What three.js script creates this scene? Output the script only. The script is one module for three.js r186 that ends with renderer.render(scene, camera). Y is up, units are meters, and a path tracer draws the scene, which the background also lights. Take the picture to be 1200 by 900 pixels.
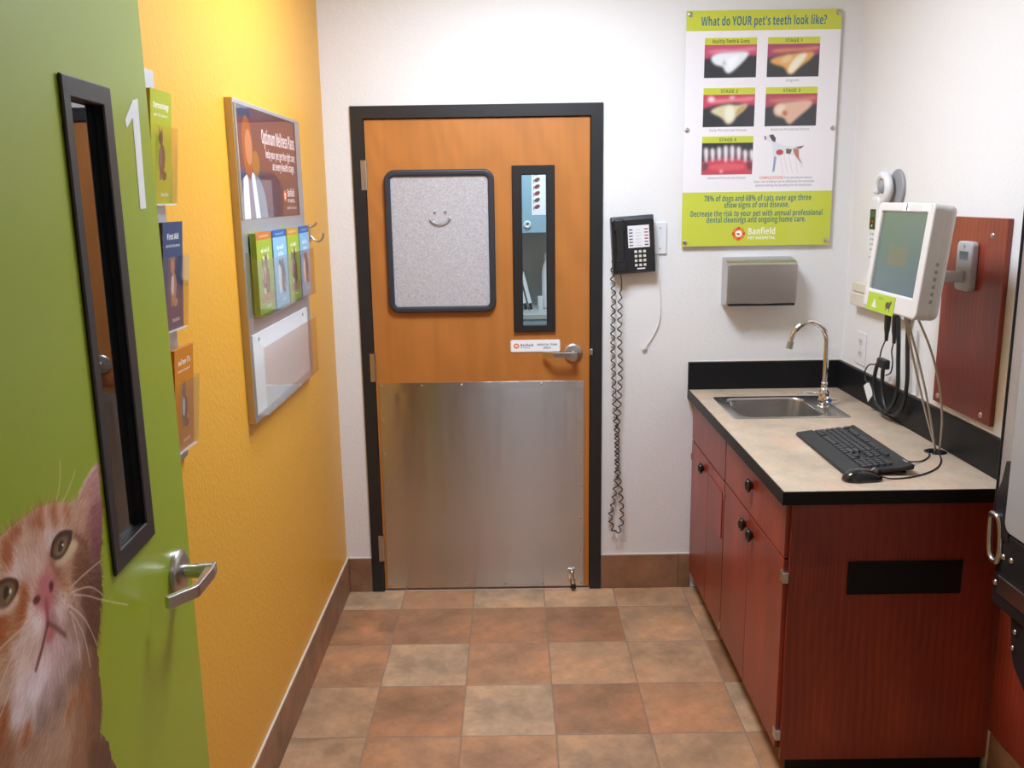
import * as THREE from 'three';
import { RoundedBoxGeometry } from 'three/addons/geometries/RoundedBoxGeometry.js';
import { mergeGeometries } from 'three/addons/utils/BufferGeometryUtils.js';
import { RectAreaLightUniformsLib } from 'three/addons/lights/RectAreaLightUniformsLib.js';

// ------------------------------------------------------------------ camera, light, exposure
const scene = new THREE.Scene();
scene.background = new THREE.Color(0x000000);
const camera = new THREE.PerspectiveCamera(46.507, 4 / 3, 0.02, 50);
camera.position.set(0.1291, 1.7162, 3.7323);
camera.rotation.set(-0.2057, 0.001, -0.015, 'YXZ');
scene.add(camera);
const renderer = new THREE.WebGLRenderer({ antialias: true });
renderer.toneMapping = THREE.LinearToneMapping;
renderer.toneMappingExposure = 1.0;
renderer.shadowMap.enabled = true;
RectAreaLightUniformsLib.init();
const LAMP = { colour: [0.86, 0.99, 1.16], room: 46, corridor: 0.9, back: 16 };

// ------------------------------------------------------------------ helpers
const R = (d) => d * Math.PI / 180;
const V = (x, y, z) => new THREE.Vector3(x, y, z);
function rng(seed) { let s = seed >>> 0; return () => { s = (s + 0x6D2B79F5) | 0; let t = Math.imul(s ^ (s >>> 15), 1 | s); t = (t + Math.imul(t ^ (t >>> 7), 61 | t)) ^ t; return ((t ^ (t >>> 14)) >>> 0) / 4294967296; }; }
const rnd = rng(7);
function hash(x, y, s) { let h = Math.imul(x, 374761393) + Math.imul(y, 668265263) + Math.imul(s, 1442695041); h = Math.imul(h ^ (h >>> 13), 1274126177); return ((h ^ (h >>> 16)) >>> 0) / 4294967296; }
// periodic value noise
function noise(x, y, per, s) {
  const xi = Math.floor(x), yi = Math.floor(y), fx = x - xi, fy = y - yi;
  const u = fx * fx * (3 - 2 * fx), v = fy * fy * (3 - 2 * fy), m = (a) => ((a % per) + per) % per;
  const a = hash(m(xi), m(yi), s), b = hash(m(xi + 1), m(yi), s), c = hash(m(xi), m(yi + 1), s), d = hash(m(xi + 1), m(yi + 1), s);
  return a + (b - a) * u + (c - a) * v + (a - b - c + d) * u * v;
}
function fbm(x, y, per, s, oct = 4) { let r = 0, a = 0.5, t = 0; for (let i = 0; i < oct; i++) { r += a * noise(x, y, per, s + i); t += a; x *= 2; y *= 2; per *= 2; a *= 0.5; } return r / t; }
const mixc = (a, b, t) => [a[0] + (b[0] - a[0]) * t, a[1] + (b[1] - a[1]) * t, a[2] + (b[2] - a[2]) * t];
const clamp = (x, a = 0, b = 1) => Math.max(a, Math.min(b, x));
function pixTex(w, h, fn, srgb = true) {           // fn(u,v) -> [r,g,b] 0..255
  const d = new Uint8Array(w * h * 4);
  for (let j = 0; j < h; j++) for (let i = 0; i < w; i++) { const c = fn(i / w, j / h, i, j), k = 4 * (j * w + i); d[k] = clamp(c[0], 0, 255); d[k + 1] = clamp(c[1], 0, 255); d[k + 2] = clamp(c[2], 0, 255); d[k + 3] = 255; }
  const t = new THREE.DataTexture(d, w, h); t.magFilter = THREE.LinearFilter; t.minFilter = THREE.LinearMipmapLinearFilter; t.generateMipmaps = true;
  t.wrapS = t.wrapT = THREE.RepeatWrapping; if (srgb) t.colorSpace = THREE.SRGBColorSpace; t.needsUpdate = true; return t;
}
function rep(t, u, v = u) { const c = t.clone(); c.repeat.set(u, v); c.needsUpdate = true; return c; }
function canvasTex(w, h, fn) { const c = document.createElement('canvas'); c.width = w; c.height = h; fn(c.getContext('2d'), w, h); const t = new THREE.CanvasTexture(c); t.colorSpace = THREE.SRGBColorSpace; return t; }
const std = (o) => new THREE.MeshStandardMaterial(o);
const phy = (o) => new THREE.MeshPhysicalMaterial(o);
const lin = (r, g, b) => new THREE.Color().setRGB(r, g, b);

// uv in metres by the way each face points
function uvm(geo, ou = 0, ov = 0) {
  const g = geo.index ? geo.toNonIndexed() : geo, p = g.attributes.position, uv = new Float32Array(p.count * 2), a = V(), b = V(), c = V(), n = V();
  for (let i = 0; i < p.count; i += 3) {
    a.fromBufferAttribute(p, i); b.fromBufferAttribute(p, i + 1); c.fromBufferAttribute(p, i + 2);
    n.copy(b).sub(a).cross(c.clone().sub(a)); const x = Math.abs(n.x), y = Math.abs(n.y), z = Math.abs(n.z);
    [a, b, c].forEach((q, k) => { const t = x >= y && x >= z ? [q.z, q.y] : y >= z ? [q.x, q.z] : [q.x, q.y]; uv[2 * (i + k)] = t[0] + ou; uv[2 * (i + k) + 1] = t[1] + ov; });
  }
  g.setAttribute('uv', new THREE.BufferAttribute(uv, 2)); return g;
}
const taken = {};
function numbered(n) { taken[n] = (taken[n] ?? -1) + 1; return taken[n] ? `${n}_${String(taken[n]).padStart(3, '0')}` : n; }
function shade(m) { m.castShadow = true; m.receiveShadow = true; return m; }
function tag(o, label, category, group) { o.userData.label = label; o.userData.category = category; if (group) o.userData.group = group; return o; }
function thing(name, label, category, pos = [0, 0, 0], rotY = 0, group) { const o = new THREE.Group(); o.name = numbered(name); o.position.set(...pos); o.rotation.y = rotY; scene.add(o); return tag(o, label, category, group); }
function struct(name, pos = [0, 0, 0], rotY = 0) { const o = new THREE.Group(); o.name = name; o.position.set(...pos); o.rotation.y = rotY; o.userData.kind = 'structure'; scene.add(o); return o; }
function part(parent, name, geo, mat, label) { const m = shade(new THREE.Mesh(geo, mat)); m.name = name; if (label) m.userData.label = label; parent.add(m); return m; }
function structMesh(name, geo, mat) { const m = part(scene, name, geo, mat); m.userData.kind = 'structure'; return m; }
// box between two corners, edges rounded by r, uv in metres
function bx(x0, x1, y0, y1, z0, z1, r = 0.0015, seg = 1) {
  const w = x1 - x0, h = y1 - y0, d = z1 - z0; r = Math.min(r, w / 2.01, h / 2.01, d / 2.01);
  const g = r > 0 ? new RoundedBoxGeometry(w, h, d, seg, r) : new THREE.BoxGeometry(w, h, d);
  return uvm(g.translate((x0 + x1) / 2, (y0 + y1) / 2, (z0 + z1) / 2), rnd() * 3, rnd() * 3);
}
function rrect(x0, x1, y0, y1, r, S = THREE.Shape) {
  const s = new S(); r = Math.min(r, (x1 - x0) / 2, (y1 - y0) / 2);
  if (r <= 0) { s.moveTo(x0, y0); s.lineTo(x1, y0); s.lineTo(x1, y1); s.lineTo(x0, y1); s.closePath(); return s; }
  s.moveTo(x0 + r, y0); s.lineTo(x1 - r, y0); s.absarc(x1 - r, y0 + r, r, -Math.PI / 2, 0); s.lineTo(x1, y1 - r); s.absarc(x1 - r, y1 - r, r, 0, Math.PI / 2);
  s.lineTo(x0 + r, y1); s.absarc(x0 + r, y1 - r, r, Math.PI / 2, Math.PI); s.lineTo(x0, y0 + r); s.absarc(x0 + r, y0 + r, r, Math.PI, 1.5 * Math.PI); return s;
}
// plate in the xy plane from z0 to z1 with optional holes and chamfered edges
function plate(shape, z0, z1, bev = 0, curve = 6, seg = 1) {
  const g = new THREE.ExtrudeGeometry(shape, { depth: z1 - z0 - 2 * bev, bevelEnabled: bev > 0, bevelThickness: bev, bevelSize: bev, bevelOffset: -bev, bevelSegments: seg, curveSegments: curve });
  return uvm(g.translate(0, 0, z0 + bev), rnd() * 3, rnd() * 3);
}
function ring(o, i, ro = 0, ri = 0) { const s = rrect(...o, ro); s.holes.push(rrect(...i, ri, THREE.Path)); return s; }
function poly(pts) { const s = new THREE.Shape(); pts.forEach((p, i) => (i ? s.lineTo(p[0], p[1]) : s.moveTo(p[0], p[1]))); s.closePath(); return s; }
function tube(pts, r, seg = 40, rad = 8, closed = false) { return new THREE.TubeGeometry(new THREE.CatmullRomCurve3(pts.map((p) => (p.isVector3 ? p : V(...p))), closed, 'centripetal'), seg, r, rad, closed); }
function capsTube(pts, r, seg = 40, rad = 8) { // tube with rounded ends
  const v = pts.map((p) => (p.isVector3 ? p : V(...p))), t = tube(v, r, seg, rad), cap = (p) => new THREE.SphereGeometry(r, rad, 6).translate(p.x, p.y, p.z);
  return mergeGeometries([t, cap(v[0]), cap(v[v.length - 1])]);
}
function lathe(pts, seg = 28) { return new THREE.LatheGeometry(pts.map((p) => new THREE.Vector2(p[0], p[1])), seg); } // about y
function cyl(r0, r1, h, seg = 20) { return new THREE.CylinderGeometry(r0, r1, h, seg); }
// picture filling a rectangle in the xy plane at height z, uv 0..1
function sheet(x0, x1, y0, y1, z) { const g = new THREE.PlaneGeometry(x1 - x0, y1 - y0); return g.translate((x0 + x1) / 2, (y0 + y1) / 2, z); }
// a printed card of real thickness: front face carries the print
function card(x0, x1, y0, y1, z0, z1) {
  const g = new THREE.BoxGeometry(x1 - x0, y1 - y0, z1 - z0).translate((x0 + x1) / 2, (y0 + y1) / 2, (z0 + z1) / 2);
  return g;
}
// where the ray of a photo pixel meets the plane axis = val
const _M = new THREE.Matrix4().makeRotationFromEuler(new THREE.Euler(-0.2057, 0.001, -0.015, 'YXZ'));
function P(u, v, axis, val) { const d = V((u - 600) / 1047.237, -(v - 450) / 1047.237, -1).applyMatrix4(_M), c = camera.position; return c.clone().addScaledVector(d, (val - c[axis]) / d[axis]); }

// ------------------------------------------------------------------ surfaces
const T = {};
T.peel = pixTex(512, 512, (u, v) => { const a = fbm(u * 48, v * 48, 48, 3, 3), b = fbm(u * 14, v * 14, 14, 9, 3); const k = 255 * clamp(0.65 * clamp((a - 0.35) * 2.4) + 0.35 * b); return [k, k, k]; }, false);
T.fine = pixTex(256, 256, (u, v, i, j) => { const k = 150 + 100 * (hash(i, j, 4) - 0.5) + 60 * (fbm(u * 16, v * 16, 16, 2, 3) - 0.5); return [k, k, k]; }, false);
function stoneTex(seed, amp) {
  return pixTex(512, 512, (u, v) => {
    const a = fbm(u * 4, v * 4, 4, seed, 6), b = fbm(u * 9, v * 9, 9, seed + 20, 5), c = fbm(u * 40, v * 40, 40, seed + 40, 3);
    let k = 0.86 + amp * (a - 0.5) * 0.62 + amp * (b - 0.5) * 0.42 + 0.09 * (c - 0.5);
    const pale = clamp((fbm(u * 7, v * 14, 7 * 2, seed + 60, 5) - 0.56) * 4) * 0.30, warm = clamp((a - 0.45) * 2);
    const base = mixc([238, 226, 214], [246, 214, 188], warm);
    return mixc(base.map((x) => x * k), [236, 222, 200], pale);
  });
}
T.stone = [stoneTex(11, 0.55), stoneTex(12, 0.5), stoneTex(13, 0.6)].map((t) => rep(t, 1.7));
T.maple = pixTex(1024, 1024, (u, v) => {
  const w = fbm(u * 3, v * 2, 2, 31, 4), g = fbm(u * 90, v * 3, 3, 32, 4), cath = Math.sin((u * 9 + w * 5 + Math.pow(Math.abs(v - 0.5), 2) * 6) * 6.283), fl = fbm(u * 10, v * 22, 10, 34, 3);
  const k = 0.95 + 0.035 * (g - 0.5) + 0.02 * cath + 0.10 * (w - 0.5) + 0.06 * (fl - 0.5);
  return [232 * k, 152 * k * (0.985 + 0.03 * w), 74 * k * (0.97 + 0.06 * w)];
});
T.maple = rep(T.maple, 1 / 1.0, 1 / 2.1);
T.cherry = pixTex(512, 1024, (u, v) => {
  const w = fbm(u * 4, v * 2, 2, 41, 4), g = fbm(u * 80, v * 4, 4, 42, 4), s = Math.sin((u * 14 + w * 4) * 6.283), big = fbm(u * 2, v * 3, 2, 44, 3);
  const k = 0.86 + 0.20 * (g - 0.5) + 0.025 * s + 0.24 * (w - 0.5) + 0.18 * (big - 0.5);
  return [166 * k, 65 * k * (0.96 + 0.08 * g), 42 * k];
});
T.cherry = rep(T.cherry, 1 / 0.45, 1 / 0.9);
T.laminate = rep(pixTex(512, 512, (u, v) => {
  const a = fbm(u * 5, v * 5, 5, 51, 6), b = fbm(u * 11 + a, v * 7, 11 * 7, 52, 5), c = fbm(u * 60, v * 60, 60, 53, 2);
  const k = 0.97 + 0.22 * (a - 0.5) + 0.16 * (b - 0.5) + 0.06 * (c - 0.5), pk = clamp((b - 0.5) * 3);
  return mixc([232, 208, 178], [226, 188, 158], pk).map((x) => x * k);
}), 1 / 0.5);
T.felt = rep(pixTex(256, 256, (u, v, i, j) => { const k = 186 + 44 * (hash(i, j, 61) - 0.5) + 34 * (fbm(u * 64, v * 64, 64, 62, 2) - 0.5); return [k * 0.99, k * 0.965, k * 0.975]; }), 1 / 0.25);
T.wavy = pixTex(1024, 64, (u, v) => { const k = 255 * clamp(0.5 + 1.1 * (fbm(u * 9, v * 1, 9, 71, 3) - 0.5)); return [k, k, k]; }, false); // slight buckling of a thin steel sheet

const M = {};
M.white = std({ color: lin(0.80, 0.775, 0.755), roughness: 0.62, bumpMap: rep(T.peel, 1 / 0.42), bumpScale: 0.0005 });
M.yellow = std({ color: lin(0.80, 0.39, 0.038), roughness: 0.42, bumpMap: rep(T.peel, 1 / 0.42), bumpScale: 0.0006 });
M.ceiling = std({ color: lin(0.80, 0.78, 0.75), roughness: 0.9 });
M.grout = std({ color: lin(0.30, 0.21, 0.145), roughness: 0.9, bumpMap: rep(T.fine, 8), bumpScale: 0.0004 });
const TONES = { beige: [0.77, 0.55, 0.365], tan: [0.72, 0.47, 0.29], orange: [0.70, 0.40, 0.225], brown: [0.58, 0.32, 0.18], dark: [0.52, 0.28, 0.155] };
M.tile = {};
for (const k in TONES) M.tile[k] = T.stone.map((t) => std({ color: lin(...TONES[k]), map: t, roughness: 0.5, bumpMap: t, bumpScale: 0.0012 }));
M.baseTile = T.stone.map((t) => std({ color: lin(0.47, 0.27, 0.165), map: t, roughness: 0.5, bumpMap: t, bumpScale: 0.001 }));
M.caulk = std({ color: lin(0.70, 0.60, 0.50), roughness: 0.7 });
M.maple = phy({ color: lin(0.68, 0.63, 0.55), map: T.maple, roughness: 0.42, clearcoat: 0.25, clearcoatRoughness: 0.3 });
M.cherry = phy({ color: lin(1, 1, 1), map: T.cherry, roughness: 0.42, clearcoat: 0.25, clearcoatRoughness: 0.25 });
M.blackPaint = std({ color: lin(0.018, 0.017, 0.018), roughness: 0.38 });
M.blackPlastic = std({ color: lin(0.014, 0.014, 0.016), roughness: 0.42 });
M.blackGloss = phy({ color: lin(0.008, 0.008, 0.009), roughness: 0.18, clearcoat: 0.6, clearcoatRoughness: 0.08 });
M.blackLam = phy({ color: lin(0.010, 0.010, 0.011), roughness: 0.42, specularIntensity: 0.4 });
M.greyFrame = std({ color: lin(0.030, 0.032, 0.040), roughness: 0.45 });
M.rubber = std({ color: lin(0.01, 0.01, 0.01), roughness: 0.8 });
M.felt = std({ map: T.felt, roughness: 0.95, bumpMap: T.felt, bumpScale: 0.0008 });
M.steel = phy({ color: lin(0.60, 0.585, 0.57), metalness: 1, roughness: 0.22, anisotropy: 1, anisotropyRotation: Math.PI / 2, bumpMap: T.wavy, bumpScale: 0.0012 });
M.steelPlain = std({ color: lin(0.56, 0.55, 0.54), metalness: 1, roughness: 0.36 });
M.satin = std({ color: lin(0.58, 0.56, 0.54), metalness: 1, roughness: 0.3 });
M.chrome = std({ color: lin(0.80, 0.79, 0.78), metalness: 1, roughness: 0.08 });
M.sink = std({ color: lin(0.60, 0.585, 0.565), metalness: 1, roughness: 0.26 });
M.aluminium = std({ color: lin(0.66, 0.66, 0.68), metalness: 0.85, roughness: 0.42 });
M.laminate = std({ color: lin(0.78, 0.78, 0.80), map: T.laminate, roughness: 0.42 });
M.putty = std({ color: lin(0.66, 0.62, 0.58), roughness: 0.5 });
M.puttyDark = std({ color: lin(0.50, 0.48, 0.46), roughness: 0.5 });
M.greyPanel = std({ color: lin(0.40, 0.385, 0.375), roughness: 0.5 });
M.whitePlastic = std({ color: lin(0.78, 0.77, 0.77), roughness: 0.4 });
M.cream = std({ color: lin(0.74, 0.66, 0.54), roughness: 0.5 });
M.cable = std({ color: lin(0.50, 0.44, 0.36), roughness: 0.5 });
M.greyPlastic = std({ color: lin(0.33, 0.32, 0.33), roughness: 0.5 });
M.acrylic = phy({ color: lin(0.97, 0.98, 0.98), roughness: 0.03, transmission: 1, thickness: 0, ior: 1.49 });
M.glass = phy({ color: lin(0.93, 0.97, 0.96), roughness: 0.0, transmission: 1, thickness: 0, ior: 1.5 });
M.filmGlass = phy({ color: lin(0.006, 0.006, 0.007), roughness: 0.02, ior: 1.55, clearcoat: 1, clearcoatRoughness: 0.01 });
M.vinyl = std({ color: lin(0.85, 0.85, 0.85), roughness: 0.4 });
M.paper = std({ color: lin(0.80, 0.79, 0.77), roughness: 0.7 });

// ------------------------------------------------------------------ room shell
const XL = -0.62, XR = 1.525, ZF = 3.25, HC = 2.74;
const tx0 = -0.3649, tz0 = 0.186, TP = 0.3091;
function tileGeo(w, d, ou, ov, h = 0.010) { // top at y = 0, chamfered rim
  const c = 0.0022, y1 = -0.0013, W = w / 2, D = d / 2, p = [], q = (a, b, e, f) => p.push(...a, ...b, ...e, ...a, ...e, ...f);
  const t = [[-W + c, 0, -D + c], [-W + c, 0, D - c], [W - c, 0, D - c], [W - c, 0, -D + c]], m = [[-W, y1, -D], [-W, y1, D], [W, y1, D], [W, y1, -D]], b = m.map((k) => [k[0], -h, k[2]]);
  q(t[0], t[1], t[2], t[3]);
  for (let i = 0; i < 4; i++) { const j = (i + 1) % 4; q(t[i], m[i], m[j], t[j]); q(m[i], b[i], b[j], m[j]); }
  const g = new THREE.BufferGeometry(); g.setAttribute('position', new THREE.Float32BufferAttribute(p, 3)); g.computeVertexNormals(); return uvm(g, ou, ov);
}
{
  const fl = struct('floor');
  part(fl, 'grout', bx(XL - 0.12, XR + 0.12, -0.10, -0.0022, -0.12, ZF + 0.12, 0), M.grout);
  const full = []; for (let i = 0; i < 10; i++) full.push(tileGeo(TP - 0.004, TP - 0.004, rnd() * 3, rnd() * 3));
  const rows = [ // tones read row by row from the back wall, column by column from the yellow wall
    ['beige', 'orange', 'beige', 'beige', 'tan', 'tan', 'brown'], ['brown', 'brown', 'brown', 'dark', 'tan', 'tan', 'tan'], ['orange', 'beige', 'orange', 'tan', 'tan', 'brown', 'beige'],
    ['tan', 'brown', 'beige', 'brown', 'orange', 'beige', 'tan'], ['tan', 'orange', 'orange', 'tan', 'tan', 'orange', 'brown'], ['brown', 'tan', 'brown', 'orange', 'beige', 'tan', 'orange'],
    ['beige', 'brown', 'tan', 'brown', 'tan', 'beige', 'brown'], ['orange', 'tan', 'brown', 'beige', 'orange', 'brown', 'tan'], ['tan', 'beige', 'orange', 'tan', 'brown', 'tan', 'beige'],
    ['brown', 'orange', 'tan', 'brown', 'beige', 'orange', 'tan'], ['tan', 'brown', 'beige', 'orange', 'tan', 'brown', 'orange']];
  const xs = [XL + 0.002]; for (let i = 0; i < 6; i++) xs.push(tx0 + i * TP); xs.push(XR - 0.002);
  const zs = [0.002]; for (let i = 0; tz0 + i * TP < ZF - 0.05; i++) zs.push(tz0 + i * TP); zs.push(ZF);
  for (let j = 0; j + 1 < zs.length; j++) for (let i = 0; i + 1 < xs.length; i++) {
    const w = xs[i + 1] - xs[i], d = zs[j + 1] - zs[j], isFull = Math.abs(w - TP) < 1e-4 && Math.abs(d - TP) < 1e-4;
    const t = part(fl, 'tile', isFull ? full[(i * 3 + j * 7) % 10] : tileGeo(w - 0.004, d - 0.004, rnd() * 3, rnd() * 3), M.tile[rows[j % 11][i]][(i + 2 * j) % 3]);
    t.position.set((xs[i] + xs[i + 1]) / 2, 0, (zs[j] + zs[j + 1]) / 2);
  }
}
structMesh('ceiling', bx(XL - 0.12, XR + 0.12, HC, HC + 0.1, -0.12, ZF + 0.12, 0), M.ceiling);
structMesh('wall_left', bx(XL - 0.12, XL, -0.002, HC, -0.12, ZF + 0.12, 0), M.yellow);
structMesh('wall_right', bx(XR, XR + 0.12, -0.002, HC, -0.12, ZF + 0.12, 0), M.white);
{
  const s = rrect(XL, XR, -0.002, HC, 0); s.holes.push(poly([[-0.508, -0.001], [0.508, -0.001], [0.508, 2.083], [-0.508, 2.083]]));
  structMesh('wall_back', plate(s, -0.12, 0), M.white);
  const f = rrect(XL, XR, -0.002, HC, 0); f.holes.push(poly([[-0.52, -0.001], [0.59, -0.001], [0.59, 2.118], [-0.52, 2.118]]));
  structMesh('wall_front', plate(f, ZF, ZF + 0.12), M.white);
}
// corridor behind the open door, where the picture is taken from
structMesh('floor_corridor', bx(-1.7, 2.4, -0.10, 0, ZF + 0.12, 5.3, 0), M.tile.tan[0]);
structMesh('ceiling_corridor', bx(-1.7, 2.4, HC, HC + 0.1, ZF + 0.12, 5.3, 0), M.ceiling);
structMesh('wall_corridor_rear', bx(-1.7, 2.4, 0, HC, 5.2, 5.3, 0), M.white);
structMesh('wall_corridor_left', bx(-1.8, -1.7, 0, HC, ZF + 0.12, 5.3, 0), M.white);
structMesh('wall_corridor_right', bx(2.4, 2.5, 0, HC, ZF + 0.12, 5.3, 0), M.white);
structMesh('wall_corridor_front_left', bx(-1.7, XL - 0.12, 0, HC, ZF, ZF + 0.12, 0), M.white);
structMesh('wall_corridor_front_right', bx(XR + 0.12, 2.4, 0, HC, ZF, ZF + 0.12, 0), M.white);
// treatment room seen through the window of the closed door
structMesh('floor_treatment_room', bx(-1.2, 1.8, -0.10, 0, -2.8, -0.12, 0), M.tile.tan[1]);
structMesh('ceiling_treatment_room', bx(-1.2, 1.8, HC, HC + 0.1, -2.8, -0.12, 0), M.ceiling);
structMesh('wall_treatment_room_rear', bx(-1.2, 1.8, 0, HC, -2.8, -2.5, 0), M.white);
structMesh('wall_treatment_room_left', bx(-1.3, -1.2, 0, HC, -2.8, -0.12, 0), M.white);
structMesh('wall_treatment_room_right', bx(1.8, 1.9, 0, HC, -2.8, -0.12, 0), M.white);

// ceiling lights: glowing diffuser in a white frame, and the light it gives
function troffer(x, z, w, d, power, label) {
  const t = thing('ceiling_light', label, 'ceiling light', [x, HC, z]);
  const f = plate(ring([-w / 2, w / 2, -d / 2, d / 2], [-w / 2 + 0.03, w / 2 - 0.03, -d / 2 + 0.03, d / 2 - 0.03]), 0, 0.02, 0.002).rotateX(Math.PI / 2);
  part(t, 'frame', f, M.whitePlastic);
  part(t, 'diffuser', bx(-w / 2 + 0.03, w / 2 - 0.03, -0.012, -0.002, -d / 2 + 0.03, d / 2 - 0.03, 0), std({ color: 0xffffff, roughness: 0.6, emissive: lin(...LAMP.colour), emissiveIntensity: 2.5 }));
  const l = new THREE.RectAreaLight(lin(...LAMP.colour), power, w - 0.06, d - 0.06); l.position.set(0, -0.024, 0); l.rotation.x = -Math.PI / 2; t.add(l); return t;
}
troffer(0.22, 1.14, 0.62, 0.62, LAMP.room, 'white framed ceiling light panel above the exam room');
troffer(0.20, 4.45, 0.60, 0.60, LAMP.corridor, 'square ceiling light panel above the corridor');
troffer(0.30, -1.25, 0.60, 1.20, LAMP.back, 'ceiling light panel above the treatment room counter');

// baseboards of cut floor tile with a pale caulk line on top
{
  const H = 0.156, th = 0.009;
  const run = (name, pos, rotY, segs) => { // local x along the wall, z out of it
    const b = struct(name, pos, rotY);
    for (const [a0, a1] of segs) {
      part(b, 'tile', bx(a0 + 0.001, a1 - 0.001, 0.001, H, 0.0002, th, 0.0012), M.baseTile[Math.floor(rnd() * 3)]);
      part(b, 'caulk', bx(a0, a1, H, H + 0.005, 0.0002, th - 0.002, 0.001), M.caulk);
    }
  };
  const cut = (a, b, o) => { const r = []; let x = a; for (let k = Math.ceil((a - o) / TP + 1e-6); o + k * TP < b; k++) { r.push([x, o + k * TP]); x = o + k * TP; } r.push([x, b]); return r; };
  run('baseboard_left', [XL, 0, ZF], Math.PI / 2, cut(0, ZF, ZF - tz0 - 0.1));
  run('baseboard_back', [0, 0, 0], 0, [[XL + 0.009, -0.5095], [0.5095, 0.852], [0.852, 0.905]]);
  run('baseboard_right', [XR, 0, 0], -Math.PI / 2, cut(1.372, ZF, 1.55));
  run('baseboard_front', [XR, 0, ZF], Math.PI, [[0.009, 0.31], [0.31, 0.62], [0.62, 0.885]]);
}

// ------------------------------------------------------------------ closed maple door
{ // frame
  const s = poly([[-0.508, 0], [-0.4575, 0], [-0.4575, 2.033], [0.4575, 2.033], [0.4575, 0], [0.508, 0], [0.508, 2.083], [-0.508, 2.083]]);
  const t = struct('trim_1'); part(t, 'door_frame', plate(s, -0.135, 0.012, 0.002), M.blackPaint);
  const st = poly([[-0.4575, 0], [-0.442, 0], [-0.442, 2.018], [0.442, 2.018], [0.442, 0], [0.4575, 0], [0.4575, 2.033], [-0.4575, 2.033]]);
  part(t, 'door_stop', plate(st, -0.08, -0.047, 0.001), M.blackPaint);
}
function leverSet(parent, mirror, name = 'lever_handle') { // rose on z = 0, lever towards -x
  const h = new THREE.Group(); h.name = name; parent.add(h);
  part(h, 'rose', lathe([[0, 0.016], [0.012, 0.016], [0.03, 0.0135], [0.037, 0.010], [0.0395, 0.006], [0.0395, 0]], 36).rotateX(Math.PI / 2), M.satin);
  part(h, 'spindle', mergeGeometries([cyl(0.0125, 0.0125, 0.030, 24).rotateX(Math.PI / 2).translate(0, 0, 0.028), cyl(0.0145, 0.0145, 0.024, 24).rotateX(Math.PI / 2).translate(0, 0, 0.052)]), M.satin);
  const prof = [[0.017, 0.054], [0.012, 0.0645], [-0.012, 0.066], [-0.080, 0.062], [-0.088, 0.060], [-0.128, 0.028], [-0.1225, 0.0215], [-0.083, 0.0525], [-0.078, 0.054], [0.0, 0.054]];
  const g = new THREE.ExtrudeGeometry(poly(prof.map(([a, b]) => [mirror * a, b])), { depth: 0.018, bevelEnabled: true, bevelThickness: 0.0015, bevelSize: 0.0015, bevelSegments: 2 });
  part(h, 'lever', g.rotateX(Math.PI / 2).translate(0, 0.009, 0), M.satin);
  part(h, 'lock_core', cyl(0.0055, 0.0055, 0.003, 16).rotateX(Math.PI / 2).translate(0, 0, 0.066), M.steelPlain);
  return h;
}
const doorBack = struct('door_1');
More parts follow.
